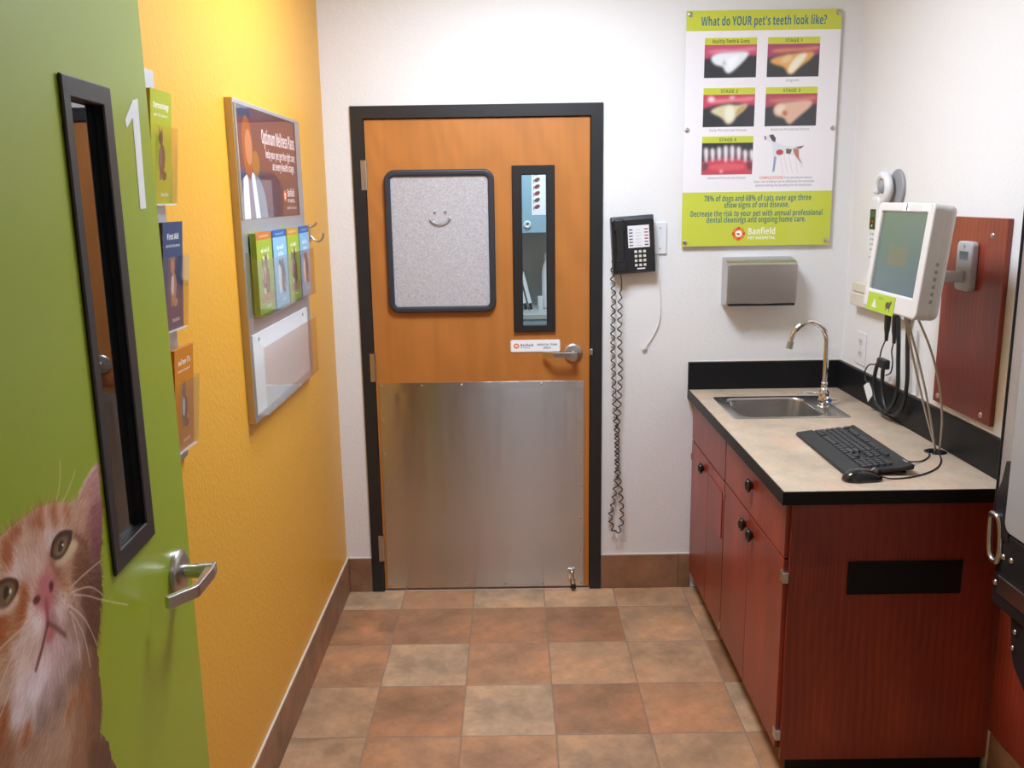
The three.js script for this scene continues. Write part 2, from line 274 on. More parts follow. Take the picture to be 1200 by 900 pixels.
{
  const d = doorBack;
  part(d, 'leaf', plate(ring([-0.4555, 0.4555, 0.008, 2.031], [0.166, 0.287, 1.184, 1.816]), -0.0445, 0, 0.001), M.maple);
  const wf = part(d, 'window_frame', mergeGeometries([
    plate(ring([0.137, 0.311, 1.161, 1.843], [0.177, 0.277, 1.192, 1.806]), 0.0002, 0.014, 0.003),
    plate(ring([0.167, 0.286, 1.185, 1.815], [0.177, 0.277, 1.192, 1.806]), -0.052, 0.001)]), M.blackPaint);
  part(d, 'window_pane', bx(0.174, 0.280, 1.189, 1.809, -0.025, -0.020, 0), M.glass);
  const kp = part(d, 'kick_plate', plate(rrect(-0.443, 0.432, 0.012, 0.949, 0.001), 0.0004, 0.0022, 0.0004), M.steel);
  { // uv along the sheet so that the brushing runs level
    const p = kp.geometry.attributes.position, uv = kp.geometry.attributes.uv; for (let i = 0; i < p.count; i++) uv.setXY(i, p.getX(i) * 1.1, p.getY(i) * 1.1);
  }
  const scr = lathe([[0, 0.0016], [0.0026, 0.0013], [0.0042, 0]], 12).rotateX(Math.PI / 2);
  const spots = []; for (let i = 0; i < 6; i++) spots.push([-0.43 + i * 0.17, 0.936], [-0.43 + i * 0.17, 0.026]); for (let i = 1; i < 6; i++) spots.push([-0.43, 0.026 + i * 0.152], [0.419, 0.026 + i * 0.152]);
  for (const [x, y] of spots) part(kp, 'screw', scr, M.satin).position.set(x, y, 0.0022);
  leverSet(d, 1).position.set(0.386, 1.07, 0.0002);
  part(d, 'latch_bolt', bx(0.455, 0.468, 1.06, 1.086, 0.0005, 0.014, 0.002), M.satin);
  for (const [y0, y1] of [[1.754, 1.872], [0.958, 1.079], [0.145, 0.265]]) {
    const hg = new THREE.Group(); hg.name = 'hinge'; d.add(hg); const k = (y1 - y0) / 5;
    for (let i = 0; i < 5; i++) part(hg, 'knuckle', cyl(0.0068, 0.0068, k - 0.0012, 14).translate(-0.4568, y0 + k * (i + 0.5), 0.0075), M.satin);
    part(hg, 'hinge_leaf', bx(-0.474, -0.458, y0, y1, 0.0121, 0.0136, 0.0004), M.satin);
  }
  // kick-down holder
  const ks = new THREE.Group(); ks.name = 'kick_down_holder'; d.add(ks);
  part(ks, 'bracket', bx(0.362, 0.396, 0.050, 0.098, 0.0024, 0.012, 0.003, 2), M.chrome);
  part(ks, 'arm', capsTube([[0.379, 0.085, 0.02], [0.381, 0.06, 0.026], [0.384, 0.032, 0.028]], 0.007, 12, 10), M.chrome);
  part(ks, 'rubber_foot', lathe([[0, 0], [0.011, 0.001], [0.012, 0.014], [0.008, 0.022], [0, 0.023]], 16).translate(0.385, 0.012, 0.028), M.rubber);
}
// notice on the door
const logo = (c, x, y, r, a, b) => { // ring of petals round a pale centre
  for (let i = 0; i < 8; i++) { c.fillStyle = i % 2 ? a : b; const t = i * Math.PI / 4; c.beginPath(); c.arc(x + Math.cos(t) * r * 0.66, y + Math.sin(t) * r * 0.66, r * 0.36, 0, 7); c.fill(); }
  c.fillStyle = '#fff'; c.beginPath(); c.arc(x, y, r * 0.5, 0, 7); c.fill(); c.fillStyle = b; c.beginPath(); c.ellipse(x - r * 0.05, y + r * 0.06, r * 0.28, r * 0.17, 0.3, 0, 7); c.fill();
};
const FN = 'sans-serif';
const sr = rng(41);
function scribble(c, x, y, w, h, col) { // lettering too small to read: a line of little strokes, centred on x
  c.fillStyle = col; let p = x - w / 2; const e = x + w / 2; while (p < e) { const n = 2 + Math.floor(sr() * 6); for (let i = 0; i < n && p < e; i++) { const k = sr(), hh = h * (k > 0.7 ? 1 : 0.68); c.fillRect(p, y - hh, h * 0.16, hh); if (k > 0.3) c.fillRect(p, y - hh, h * 0.4, h * 0.15); if (k < 0.75) c.fillRect(p + h * 0.3, y - h * 0.68, h * 0.14, h * 0.68); p += h * 0.6; } p += h * 0.4; }
}
function smooth(c, p, close) { // curve through the middles of the given points
  c.beginPath(); const n = p.length, mid = (a, b) => [(a[0] + b[0]) / 2, (a[1] + b[1]) / 2];
  if (close) { c.moveTo(...mid(p[n - 1], p[0])); for (let i = 0; i < n; i++) { const m = mid(p[i], p[(i + 1) % n]); c.quadraticCurveTo(...p[i], ...m); } c.closePath(); return; }
  c.moveTo(...p[0]); for (let i = 1; i < n - 1; i++) { const m = i === n - 2 ? p[n - 1] : mid(p[i], p[i + 1]); c.quadraticCurveTo(...p[i], ...m); } if (n === 2) c.lineTo(...p[1]);
}
{
  const t = canvasTex(800, 200, (c, w, h) => {
    c.fillStyle = '#f4f4f6'; c.fillRect(0, 0, w, h); logo(c, 82, 100, 48, '#e8862e', '#d9542b');
    c.fillStyle = '#2a5a86'; c.font = `bold 62px ${FN}`; c.fillText('Banfield', 148, 108, 218); c.font = `bold 25px ${FN}`; c.fillStyle = '#5d7890'; c.fillText('PET HOSPITAL', 150, 142, 214);
    c.fillStyle = '#3c4f66'; c.font = `bold 48px ${FN}`; c.textAlign = 'center'; c.fillText('MEDICAL TEAM', 596, 96, 338); c.fillText('ONLY', 596, 152, 130);
  });
  const s = thing('door_sign', 'small white rounded sign below the narrow window of the maple door', 'sign', [0.2265, 1.075, 0]);
  part(s, 'backing', plate(rrect(-0.105, 0.105, 0, 0.052, 0.008), 0.0002, 0.0026, 0.0005), M.whitePlastic);
  part(s, 'print', card(-0.101, 0.101, 0.002, 0.050, 0.0026, 0.0029), std({ map: t, roughness: 0.35 }));
}
// pinboard
{
  const p = thing('pinboard', 'grey felt pinboard in a dark rounded frame hanging on the maple door', 'pinboard', [-0.159, 1.25, 0]);
  part(p, 'frame', plate(ring([-0.224, 0.224, 0, 0.582], [-0.198, 0.198, 0.026, 0.556], 0.045, 0.018), 0.0004, 0.024, 0.008, 8, 3), M.greyFrame);
  part(p, 'felt_panel', plate(rrect(-0.2005, 0.2005, 0.0235, 0.5585, 0.02), 0.002, 0.012), M.felt);
  const clip = new THREE.Group(); clip.name = 'clear_hook'; p.add(clip); const pts = []; for (let i = 0; i <= 12; i++) { const t = R(208 + i * 10.6); pts.push([0.045 * Math.cos(t), 0.405 + 0.040 * Math.sin(t), 0.020]); }
  const cm = phy({ color: lin(0.80, 0.82, 0.80), roughness: 0.15, transmission: 0.75, thickness: 0.004, ior: 1.46 });
  part(clip, 'hook_arc', capsTube(pts, 0.0048, 30, 8), cm);
  for (const s of [-1, 1]) part(clip, 'hook_post', lathe([[0, 0.011], [0.004, 0.010], [0.0055, 0.004], [0.006, 0]], 12).rotateX(Math.PI / 2).translate(s * 0.021 + 0.002, 0.416, 0.0122), cm);
}

// ------------------------------------------------------------------ open green door with a cat print
const DW = 1.032, DT = R(3), DD = V(-Math.sin(DT), 0, -Math.cos(DT)), DN = V(Math.cos(DT), 0, -Math.sin(DT)), DO = V(-0.45914, 0, 3.22127); // width, angle past square, direction of the leaf, its normal, its hinge corner
const doorGreen = struct('door_2', DO.toArray(), Math.PI / 2 + DT); // local x runs from the hinge to the free edge, z out of the face
{
  const W = 1024, H = 2048, sx = W / DW, sy = H / 2.062;
  const Q = (u, v) => { const d = V((u - 600) / 1047.237, -(v - 450) / 1047.237, -1).applyMatrix4(_M), c = camera.position, k = (0.0447 - c.clone().sub(DO).dot(DN)) / d.dot(DN), q = c.clone().addScaledVector(d, k); return [q.clone().sub(DO).dot(DD) * sx, (2.062 - q.y) * sy]; };
  const catPrint = canvasTex(W, H, (c) => {
    const gr = [153, 172, 24]; const img = c.createImageData(W, H), D = img.data;
    for (let i = 0; i < W * H; i++) { D[4 * i] = gr[0]; D[4 * i + 1] = gr[1]; D[4 * i + 2] = gr[2]; D[4 * i + 3] = 255; }
    // silhouette of the cat, in picture positions on the door
    const outl = [[113, 541], [104, 553], [96, 568], [88, 585], [76, 588], [60, 589], [46, 593], [30, 603], [14, 616], [0, 627], [-16, 642], [-40, 640], [-78, 612], [-92, 640], [-96, 690], [-78, 740], [-62, 790], [-58, 850], [-70, 930], [-90, 1050], [-90, 1300], [170, 1300], [160, 1020], [150, 940], [137, 903], [131, 884], [124, 868], [117, 852], [120, 832], [119, 815], [116, 795], [114, 762], [116, 735], [118, 715], [119, 690], [118, 668], [117, 650], [119, 625], [119, 590], [117, 560]].map(([u, v]) => Q(u, v));
    // colours at points of the coat, blended smoothly between them
    const pts = [[113, 548, 214, 160, 150], [108, 575, 212, 150, 140], [110, 605, 190, 112, 116], [110, 635, 176, 92, 102], [98, 590, 218, 165, 140], [116, 645, 170, 92, 90],
      [88, 592, 214, 172, 140], [74, 592, 222, 176, 146], [60, 594, 222, 170, 130], [46, 598, 226, 178, 146], [34, 608, 216, 166, 130], [18, 620, 222, 178, 146], [4, 630, 226, 184, 156], [62, 612, 222, 180, 156], [44, 620, 214, 166, 132], [28, 632, 220, 180, 156], [10, 645, 218, 160, 120],
      [52, 645, 222, 176, 150], [44, 665, 226, 190, 172], [30, 660, 226, 186, 162], [14, 662, 230, 202, 188], [0, 662, 222, 180, 150], [-20, 665, 214, 160, 118], [56, 632, 226, 196, 180], [92, 618, 214, 164, 132], [101, 640, 200, 140, 106], [95, 655, 178, 112, 74], [108, 668, 160, 100, 66], [88, 672, 190, 136, 100], [78, 668, 210, 160, 128], [66, 670, 206, 140, 110],
      [113, 690, 132, 78, 50], [113, 720, 122, 72, 48], [108, 745, 130, 80, 56], [100, 700, 150, 98, 68], [112, 770, 150, 96, 66], [104, 765, 178, 128, 100],
      [76, 688, 216, 172, 142], [84, 696, 214, 178, 156], [74, 704, 224, 194, 182], [88, 712, 200, 158, 136], [68, 716, 224, 196, 190], [82, 728, 196, 156, 142], [92, 738, 190, 150, 136], [62, 726, 200, 150, 146],
      [56, 672, 224, 158, 140], [50, 684, 226, 146, 140], [56, 700, 220, 140, 144], [46, 698, 222, 150, 146], [36, 690, 228, 186, 168], [30, 702, 214, 150, 108], [26, 716, 216, 150, 110], [36, 716, 232, 206, 196], [44, 726, 234, 214, 210], [30, 740, 226, 194, 178], [14, 728, 214, 156, 116], [4, 740, 212, 150, 106], [18, 760, 226, 194, 178], [36, 760, 222, 190, 172], [28, 782, 228, 204, 196], [8, 775, 216, 168, 134],
      [58, 745, 214, 160, 158], [64, 756, 218, 184, 184], [54, 765, 224, 196, 198], [76, 760, 208, 178, 176], [88, 764, 200, 168, 158], [50, 785, 230, 208, 210], [70, 784, 206, 176, 172], [86, 788, 176, 138, 122], [100, 792, 176, 120, 86], [112, 800, 158, 98, 66],
      [24, 806, 226, 206, 204], [8, 806, 214, 176, 152], [40, 808, 230, 212, 214], [58, 812, 200, 172, 168], [70, 816, 176, 144, 134], [84, 812, 200, 160, 132], [98, 822, 190, 134, 98], [114, 828, 164, 100, 66], [20, 836, 224, 206, 206], [36, 838, 214, 192, 190], [48, 838, 178, 148, 140], [62, 844, 196, 158, 138], [78, 842, 204, 162, 132], [94, 852, 192, 136, 98], [108, 856, 168, 104, 68],
      [4, 846, 202, 138, 96], [10, 876, 196, 130, 90], [26, 866, 206, 160, 132], [38, 872, 196, 150, 122], [54, 874, 204, 164, 138], [74, 876, 206, 164, 136], [92, 882, 190, 134, 98], [112, 876, 150, 82, 54], [126, 892, 140, 74, 50], [30, 900, 204, 160, 136], [60, 905, 200, 158, 132], [90, 910, 186, 130, 96], [0, 910, 196, 134, 96], [40, 1000, 196, 150, 124], [110, 1000, 170, 106, 72], [-40, 900, 190, 130, 92], [-40, 780, 200, 146, 108], [-70, 700, 196, 134, 96], [-60, 650, 200, 140, 104]].map(([u, v, r, g, b]) => { const k = Math.pow((0.3 * r + 0.55 * g + 0.15 * b) / 196, 0.75); return [...Q(u, v), r * k * 1.02, g * k, b * k]; });
    const inside = (x, y) => { let k = false; for (let i = 0, j = outl.length - 1; i < outl.length; j = i++) { const [a, b] = outl[i], [e, f] = outl[j]; if ((b > y) !== (f > y) && x < (e - a) * (y - b) / (f - b) + a) k = !k; } return k; };
    const colAt = (x, y) => { let w = 0, r = 0, g = 0, b = 0; for (const q of pts) { const d = (q[0] - x) ** 2 + ((q[1] - y) * 1.1) ** 2 + 60, k = 1 / (d * d); w += k; r += k * q[2]; g += k * q[3]; b += k * q[4]; } return [r / w, g / w, b / w]; };
    const xs = outl.map((o) => o[0]), ys = outl.map((o) => o[1]); const bx0 = Math.max(0, Math.floor(Math.min(...xs))), bx1 = Math.min(W - 1, Math.ceil(Math.max(...xs))), by0 = Math.max(0, Math.floor(Math.min(...ys))), by1 = Math.min(H - 1, Math.ceil(Math.max(...ys)));
    for (let y = by0; y <= by1; y += 2) for (let x = bx0; x <= bx1; x += 2) { const q = fbm(x / 14, y / 14, 512, 5, 2) - 0.5, xx = x + q * 14; if (!inside(xx, y)) continue; const col = colAt(x, y); for (const [ax, ay] of [[0, 0], [1, 0], [0, 1], [1, 1]]) { const i = 4 * ((y + ay) * W + x + ax); D[i] = col[0]; D[i + 1] = col[1]; D[i + 2] = col[2]; } }
    c.putImageData(img, 0, 0);
    const path = (p, close = true) => smooth(c, p.map(([u, v]) => Q(u, v)), close);
    const blob = (p, fill, blur = 0) => { c.save(); if (blur) c.filter = `blur(${blur}px)`; c.fillStyle = fill; path(p); c.fill(); c.restore(); };
    const line = (p, st, w, blur = 0) => { c.save(); if (blur) c.filter = `blur(${blur}px)`; c.strokeStyle = st; c.lineWidth = w; c.lineCap = 'round'; c.lineJoin = 'round'; path(p, false); c.stroke(); c.restore(); };
    // tabby stripes
    for (const [p, w] of [[[[62, 598], [63, 606], [65, 614]], 9], [[[48, 598], [46, 604], [45, 610]], 8], [[[22, 622], [18, 626], [14, 628]], 10], [[[8, 640], [6, 648], [10, 658]], 13], [[[76, 597], [78, 604], [80, 610]], 6], [[[36, 612], [42, 616], [50, 618]], 5], [[[30, 690], [28, 704], [24, 722]], 9], [[[4, 722], [2, 736], [0, 748]], 12], [[[88, 812], [84, 826], [80, 838]], 6], [[[34, 850], [32, 860], [30, 868]], 9], [[[6, 830], [4, 850], [2, 870]], 9], [[[94, 800], [100, 818], [104, 836]], 6]]) line(p, 'rgba(164,74,26,0.72)', w * 1.7, 4);
    line([[85, 629], [94, 632], [101, 640], [104, 652], [102, 664], [97, 672]], 'rgba(92,46,26,0.8)', 8, 3);
    blob([[84, 664], [92, 648], [99, 650], [102, 668], [100, 690], [92, 700], [86, 690]], 'rgba(110,58,34,0.75)', 7); blob([[96, 690], [108, 676], [117, 690], [117, 740], [110, 760], [100, 740]], 'rgba(96,50,32,0.7)', 9); blob([[56, 628], [64, 618], [72, 616], [66, 624], [58, 638], [57, 650], [52, 646]], 'rgba(222,196,200,0.75)', 5); blob([[22, 660], [30, 652], [28, 672], [24, 684], [18, 674]], 'rgba(230,214,214,0.7)', 6); blob([[66, 676], [72, 672], [80, 680], [78, 690], [70, 690]], 'rgba(176,98,50,0.6)', 5); line([[58, 650], [62, 664], [68, 672]], 'rgba(130,60,40,0.7)', 8, 4); line([[25, 690], [28, 705], [26, 726], [20, 744]], 'rgba(182,92,36,0.7)', 9, 5); blob([[0, 724], [14, 724], [18, 740], [10, 758], [0, 768]], 'rgba(178,92,38,0.6)', 8); line([[104, 664], [108, 690], [110, 716]], 'rgba(104,56,36,0.55)', 18, 8);
    line([[117, 600], [114, 625], [112, 648]], 'rgba(150,66,88,0.5)', 14, 7); line([[112, 545], [102, 560], [93, 578]], 'rgba(244,214,208,0.7)', 5, 2);
    // fur
    const fr = rng(99), [nx, ny] = Q(54, 694), D2 = c.getImageData(0, 0, W, H).data;
    for (let i = 0; i < 30000; i++) {
      const x = bx0 + fr() * (bx1 - bx0), y = by0 + fr() * (Math.min(by1, 1400) - by0); if (!inside(x, y)) continue;
      const dx = x - nx, dy = y - ny, a = Math.atan2(dy, dx) + (fr() - 0.5) * 0.7 + (dy > 130 ? 0.5 : 0), l = 6 + fr() * 12, k = (fr() - 0.5) * 84; const id = 4 * (Math.floor(y) * W + Math.floor(x));
      c.strokeStyle = `rgba(${D2[id] + k | 0},${D2[id + 1] + k * 0.92 | 0},${D2[id + 2] + k * 0.85 | 0},0.42)`; c.lineWidth = 0.8 + fr() * 1.1; c.beginPath(); c.moveTo(x, y); c.quadraticCurveTo(x + Math.cos(a) * l * 0.5 + 1, y + Math.sin(a) * l * 0.5, x + Math.cos(a + 0.25) * l, y + Math.sin(a + 0.25) * l); c.stroke();
    }
    // right eye
    blob([[84, 628], [93, 636], [87, 648], [78, 661], [67, 665], [62, 660], [74, 652]], 'rgba(232,206,160,0.85)', 3);
    blob([[59, 648], [61, 637], [67, 627], [75, 622], [83, 622], [85, 629], [82, 638], [76, 650], [69, 656], [61, 655]], '#38190f', 1);
    blob([[62, 647], [64, 639], [69, 631], [75, 627], [80, 627.5], [80, 634], [76, 645], [69, 652], [63, 652]], '#7c5a38', 2); blob([[65, 650], [70, 644], [77, 636], [79, 632], [76, 645], [70, 651]], '#9b8148', 2);
    blob([[68, 645], [69, 636], [73, 632], [75, 637], [73, 644], [70, 648]], '#1c0e0a', 1); blob([[72, 638], [74, 636], [75, 639.5], [73, 641]], '#f3eee6');
    line([[60, 650], [61, 638], [67, 628], [75, 623], [84, 624]], '#2c130b', 5, 1);
    // left eye
    blob([[-4, 684], [3, 678], [12, 676.5], [21, 679], [22.5, 688], [18, 700], [10, 711], [1, 716], [-8, 712]], '#3a1c12', 1); blob([[-2, 688], [4, 683], [12, 681], [18, 683], [18, 690], [14, 699], [8, 707], [0, 710], [-5, 704]], '#7a5f3c', 2);
    blob([[6, 704], [12, 696], [17, 688], [17, 692], [12, 702], [6, 708]], '#a39055', 2); blob([[4, 704], [4, 690], [8, 686], [11, 690], [9, 700]], '#1b0f0b', 1); blob([[10, 693], [13, 688], [14, 693], [12, 697]], '#efeae0', 0.5); line([[-4, 716], [6, 718], [14, 711], [21, 700]], 'rgba(236,214,188,0.85)', 9, 3);
    // nose and mouth
    blob([[57, 668], [63, 676], [64, 690], [61, 700], [57, 712], [53, 719], [49, 712], [42, 708], [40, 700], [46, 690], [51, 676]], 'rgba(206,112,116,0.75)', 5); blob([[58, 692], [57, 684], [60, 680], [63, 683], [62, 691], [60, 695]], '#5e2428', 1.5); blob([[38, 707], [40, 700], [45, 697], [48, 700], [46, 706], [42, 709]], '#5e2428', 1.5);
    line([[54, 704], [55, 716], [56.5, 730]], 'rgba(170,70,92,0.9)', 7, 2); line([[56, 731], [62, 733.5], [69, 738], [77, 745]], 'rgba(96,38,40,0.85)', 5, 2); line([[56, 732], [53.5, 742], [50, 757], [46, 772], [42, 785]], '#6a2a2c', 5, 1.5);
    blob([[58, 735], [66, 740], [62, 747], [55, 754], [53, 748]], 'rgba(204,96,106,0.85)', 3);
    // whisker spots and whiskers
    for (const [u, v] of [[80, 694], [84, 700], [78, 706], [86, 707], [74, 698], [82, 714]]) blob([[u - 1.4, v - 1], [u + 1.4, v - 1], [u + 1.4, v + 1], [u - 1.4, v + 1]], 'rgba(130,70,50,0.6)', 1.2);
    for (const p of [[[85, 686], [100, 671], [118, 657]], [[84, 694], [100, 687], [112, 689], [120, 697]], [[86, 697], [102, 697], [116, 703], [150, 709]], [[80, 710], [92, 716], [104, 732], [114, 756]], [[82, 716], [94, 732], [102, 756], [106, 782]], [[84, 722], [92, 748], [94, 772]], [[66, 586], [72, 566], [70, 540]], [[74, 588], [84, 566], [88, 552]], [[34, 740], [24, 770], [22, 800]], [[28, 735], [10, 750], [0, 760]], [[26, 745], [8, 780], [0, 806]], [[18, 790], [6, 826], [0, 840]]]) line(p, 'rgba(240,222,206,0.7)', 2.2, 0.6);
  });
  // print follows the leaf: uv 0..1 over the door
  const s = ring([0, DW, 0.01, 2.062], [0.706, 0.838, 1.206, 1.866]);
  const leaf = plate(s, 0, 0.044, 0.001); part(doorGreen, 'leaf', leaf, M.maple);
  const pr = plate(ring([0.0015, DW - 0.0015, 0.0115, 2.0605], [0.706, 0.838, 1.206, 1.866]), 0.0441, 0.0447);
  { const p = pr.attributes.position, uv = pr.attributes.uv; for (let i = 0; i < p.count; i++) uv.setXY(i, p.getX(i) / DW, p.getY(i) / 2.062); }
  part(doorGreen, 'printed_face', pr, phy({ map: catPrint, roughness: 0.42, clearcoat: 0.35, clearcoatRoughness: 0.2 }), 'green door face printed with an upward looking orange tabby cat');
  part(doorGreen, 'window_frame', mergeGeometries([plate(ring([0.692, 0.858, 1.190, 1.882], [0.716, 0.826, 1.222, 1.854]), 0.0448, 0.0505, 0.002), plate(ring([0.707, 0.837, 1.207, 1.865], [0.716, 0.826, 1.222, 1.854]), -0.006, 0.046)]), M.blackPaint);
  part(doorGreen, 'window_pane', bx(0.715, 0.827, 1.221, 1.855, 0.0305, 0.0365, 0), M.filmGlass);
  part(doorGreen, 'door_number', plate(poly([[0.9192, 1.8426], [0.9226, 1.8300], [0.9530, 1.8480], [0.9485, 1.7068], [0.9752, 1.7075], [0.9845, 1.880], [0.9609, 1.8755]]), 0.0448, 0.0454), M.vinyl, 'white number one');
  leverSet(doorGreen, 1).position.set(0.953, 1.084, 0.0448);
  part(doorGreen, 'latch_plate', bx(DW, DW + 0.001, 1.0, 1.15, 0.010, 0.034, 0), M.satin);
  const t2 = struct('trim_2'); part(t2, 'door_frame', plate(poly([[-0.52, 0], [-0.47, 0], [-0.47, 2.068], [0.54, 2.068], [0.54, 0], [0.59, 0], [0.59, 2.118], [-0.52, 2.118]]), ZF - 0.012, ZF + 0.13, 0.002), M.blackPaint);
}

// ------------------------------------------------------------------ left wall: display board, brochures, hook
const rr = (c, x, y, w, h, col) => { c.fillStyle = col; c.fillRect(x, y, w, h); };
function dogFig(c, x, y, s, a, b) { // seated dog, drawn simply
  c.fillStyle = a; c.beginPath(); c.ellipse(x, y, s * 0.26, s * 0.46, 0.12, 0, 7); c.fill(); c.beginPath(); c.ellipse(x - s * 0.06, y - s * 0.62, s * 0.17, s * 0.2, 0, 0, 7); c.fill();
  c.beginPath(); c.moveTo(x - s * 0.2, y - s * 0.7); c.lineTo(x - s * 0.2, y - s * 1.02); c.lineTo(x - s * 0.06, y - s * 0.78); c.lineTo(x + s * 0.08, y - s * 1.0); c.lineTo(x + s * 0.1, y - s * 0.66); c.fill();
  c.fillStyle = b; c.beginPath(); c.ellipse(x - s * 0.08, y - s * 0.05, s * 0.11, s * 0.34, 0.05, 0, 7); c.fill(); c.fillStyle = a; c.fillRect(x - s * 0.2, y + s * 0.2, s * 0.12, s * 0.42); c.fillRect(x + s * 0.02, y + s * 0.2, s * 0.12, s * 0.42); c.beginPath(); c.ellipse(x + s * 0.16, y + s * 0.5, s * 0.2, s * 0.14, 0, 0, 7); c.fill();
}
{
  const B = [XL, 1.10, 1.278], L = 0.757, HT = 0.885; // local x = 1.278 - z, local y from 1.10
  const b = thing('display_board', 'tall silver display board with clear pockets on the yellow wall', 'display board', B, Math.PI / 2);
  part(b, 'board', bx(0, L, 0, HT, 0.0005, 0.022, 0.001), M.aluminium);
  part(b, 'edge_band', plate(ring([-0.001, L + 0.001, -0.001, HT + 0.001], [0.0005, L - 0.0005, 0.0005, HT - 0.0005]), 0.0005, 0.0205), std({ color: lin(0.62, 0.46, 0.22), roughness: 0.35 }));
  const pocket = (x0, x1, y0, yb, yf, depth, backMat) => {
    const g = new THREE.Group(); g.name = 'pocket'; b.add(g); const z = 0.0222, t = 0.003;
    part(g, 'back_panel', bx(x0, x1, y0, yb, z, z + t, 0), backMat);
    part(g, 'front_panel', bx(x0, x1, y0, yf, z + depth - t, z + depth, 0), M.acrylic);
    part(g, 'bottom_panel', bx(x0, x1, y0, y0 + t, z + t, z + depth - t, 0), M.acrylic);
    for (const x of [x0, x1 - t]) part(g, 'side_panel', plate(poly([[z + t, y0 + t], [z + depth - t, y0 + t], [z + depth - t, yf], [z + t, yb]]), 0, t).rotateY(-Math.PI / 2).translate(x + t, 0, 0), M.acrylic);
    return g;
  };
  pocket(0.008, 0.712, 0.297, 0.478, 0.455, 0.034, M.acrylic);
  const p2 = pocket(0.010, 0.690, 0.022, 0.248, 0.215, 0.034, M.whitePlastic);
  for (const x of [0.07, 0.62]) part(p2, 'screw', cyl(0.005, 0.005, 0.002, 12).rotateX(Math.PI / 2).translate(x, 0.232, 0.0262), M.satin);
  // poster behind a clear cover
  const tex = canvasTex(1400, 640, (c, w, h) => {
    c.fillStyle = '#653f44'; c.fillRect(0, 0, w, h); c.fillStyle = '#2b3558'; c.fillRect(0, 0, w * 0.2, h * 0.1);
    // figure of a vet in a white coat
    c.fillStyle = '#3c4763'; c.fillRect(0, h * 0.55, w * 0.32, h * 0.45); c.fillStyle = '#8a8c96'; c.beginPath(); c.ellipse(w * 0.19, h * 1.0, w * 0.2, h * 0.42, 0, 0, 7); c.fill();
    c.fillStyle = '#eceaf0'; c.beginPath(); c.moveTo(w * 0.03, h); c.lineTo(w * 0.05, h * 0.64); c.lineTo(w * 0.16, h * 0.56); c.lineTo(w * 0.22, h * 0.6); c.lineTo(w * 0.27, h); c.fill();
    c.fillStyle = '#8d7f86'; c.beginPath(); c.moveTo(w * 0.12, h); c.lineTo(w * 0.12, h * 0.62); c.lineTo(w * 0.17, h * 0.6); c.lineTo(w * 0.2, h); c.fill();
    c.fillStyle = '#a4552c'; c.beginPath(); c.ellipse(w * 0.14, h * 0.36, w * 0.075, h * 0.28, 0, 0, 7); c.fill(); c.fillStyle = '#c6805c'; c.beginPath(); c.ellipse(w * 0.155, h * 0.36, w * 0.05, h * 0.16, 0, 0, 7); c.fill(); c.fillStyle = '#9a6a2e'; c.beginPath(); c.ellipse(w * 0.25, h * 0.5, w * 0.055, h * 0.12, 0, 0, 7); c.fill();
    c.fillStyle = '#f3e6e4'; c.textAlign = 'right'; c.font = `bold 118px ${FN}`; c.fillText('Optimum Wellness Plans', w * 0.965, h * 0.30, w * 0.60); c.font = `bold 70px ${FN}`; c.fillText('help your pet get the right care', w * 0.955, h * 0.43, w * 0.54); c.fillText('at every health stage.', w * 0.94, h * 0.54, w * 0.42);
    logo(c, w * 0.72, h * 0.79, 40, '#e8862e', '#d9542b'); c.fillStyle = '#f3eeee'; c.textAlign = 'left'; c.font = `bold 74px ${FN}`; c.fillText('Banfield', w * 0.765, h * 0.80, 200); c.font = `bold 32px ${FN}`; c.fillText('PET HOSPITAL', w * 0.765, h * 0.86, 200); scribble(c, w * 0.84, h * 0.93, 260, 20, '#f3eeee');
  });
  const wp = thing('wellness_poster', 'maroon printed poster with white lettering on top of the silver display board', 'poster', [XL, 1.668, 1.266], Math.PI / 2);
  part(wp, 'print', card(0, 0.672, 0, 0.306, 0.0222, 0.0232), phy({ map: tex, roughness: 0.3, clearcoat: 1, clearcoatRoughness: 0.02, ior: 1.5 }));
  part(wp, 'side_clip', bx(-0.009, -0.001, 0, 0.306, 0.0222, 0.027, 0.001), M.aluminium);
  // brochures in the pocket
  const mk = (top, bg, title, art) => canvasTex(300, 440, (c, w, h) => { rr(c, 0, 0, w, h, bg); rr(c, 0, 0, w, 42, top); c.fillStyle = '#fff'; c.font = `bold 34px ${FN}`; c.textAlign = 'center'; scribble(c, w * 0.52, 112, w * 0.5, 26, '#fff'); scribble(c, w * 0.52, 150, w * 0.36, 26, '#fff'); scribble(c, w / 2, 30, w * 0.6, 15, '#ffffffaa'); art(c, w, h); rr(c, 0, h * 0.87, w, 3, '#ffffff55'); c.fillStyle = '#f2f2ea'; c.font = `bold 26px ${FN}`; c.fillText('Banfield', w * 0.6, h * 0.94, 90); });
  const pup = (c, w, h) => { c.fillStyle = '#e7e2d4'; c.beginPath(); c.ellipse(w * 0.42, h * 0.62, 34, 84, 0, 0, 7); c.fill(); dogFig(c, w * 0.58, h * 0.62, 165, '#7c3a20', '#a85c3a'); dogFig(c, w * 0.34, h * 0.54, 105, '#8c4a28', '#d8b494'); rr(c, w * 0.15, h * 0.76, w * 0.8, 50, '#b7905c'); };
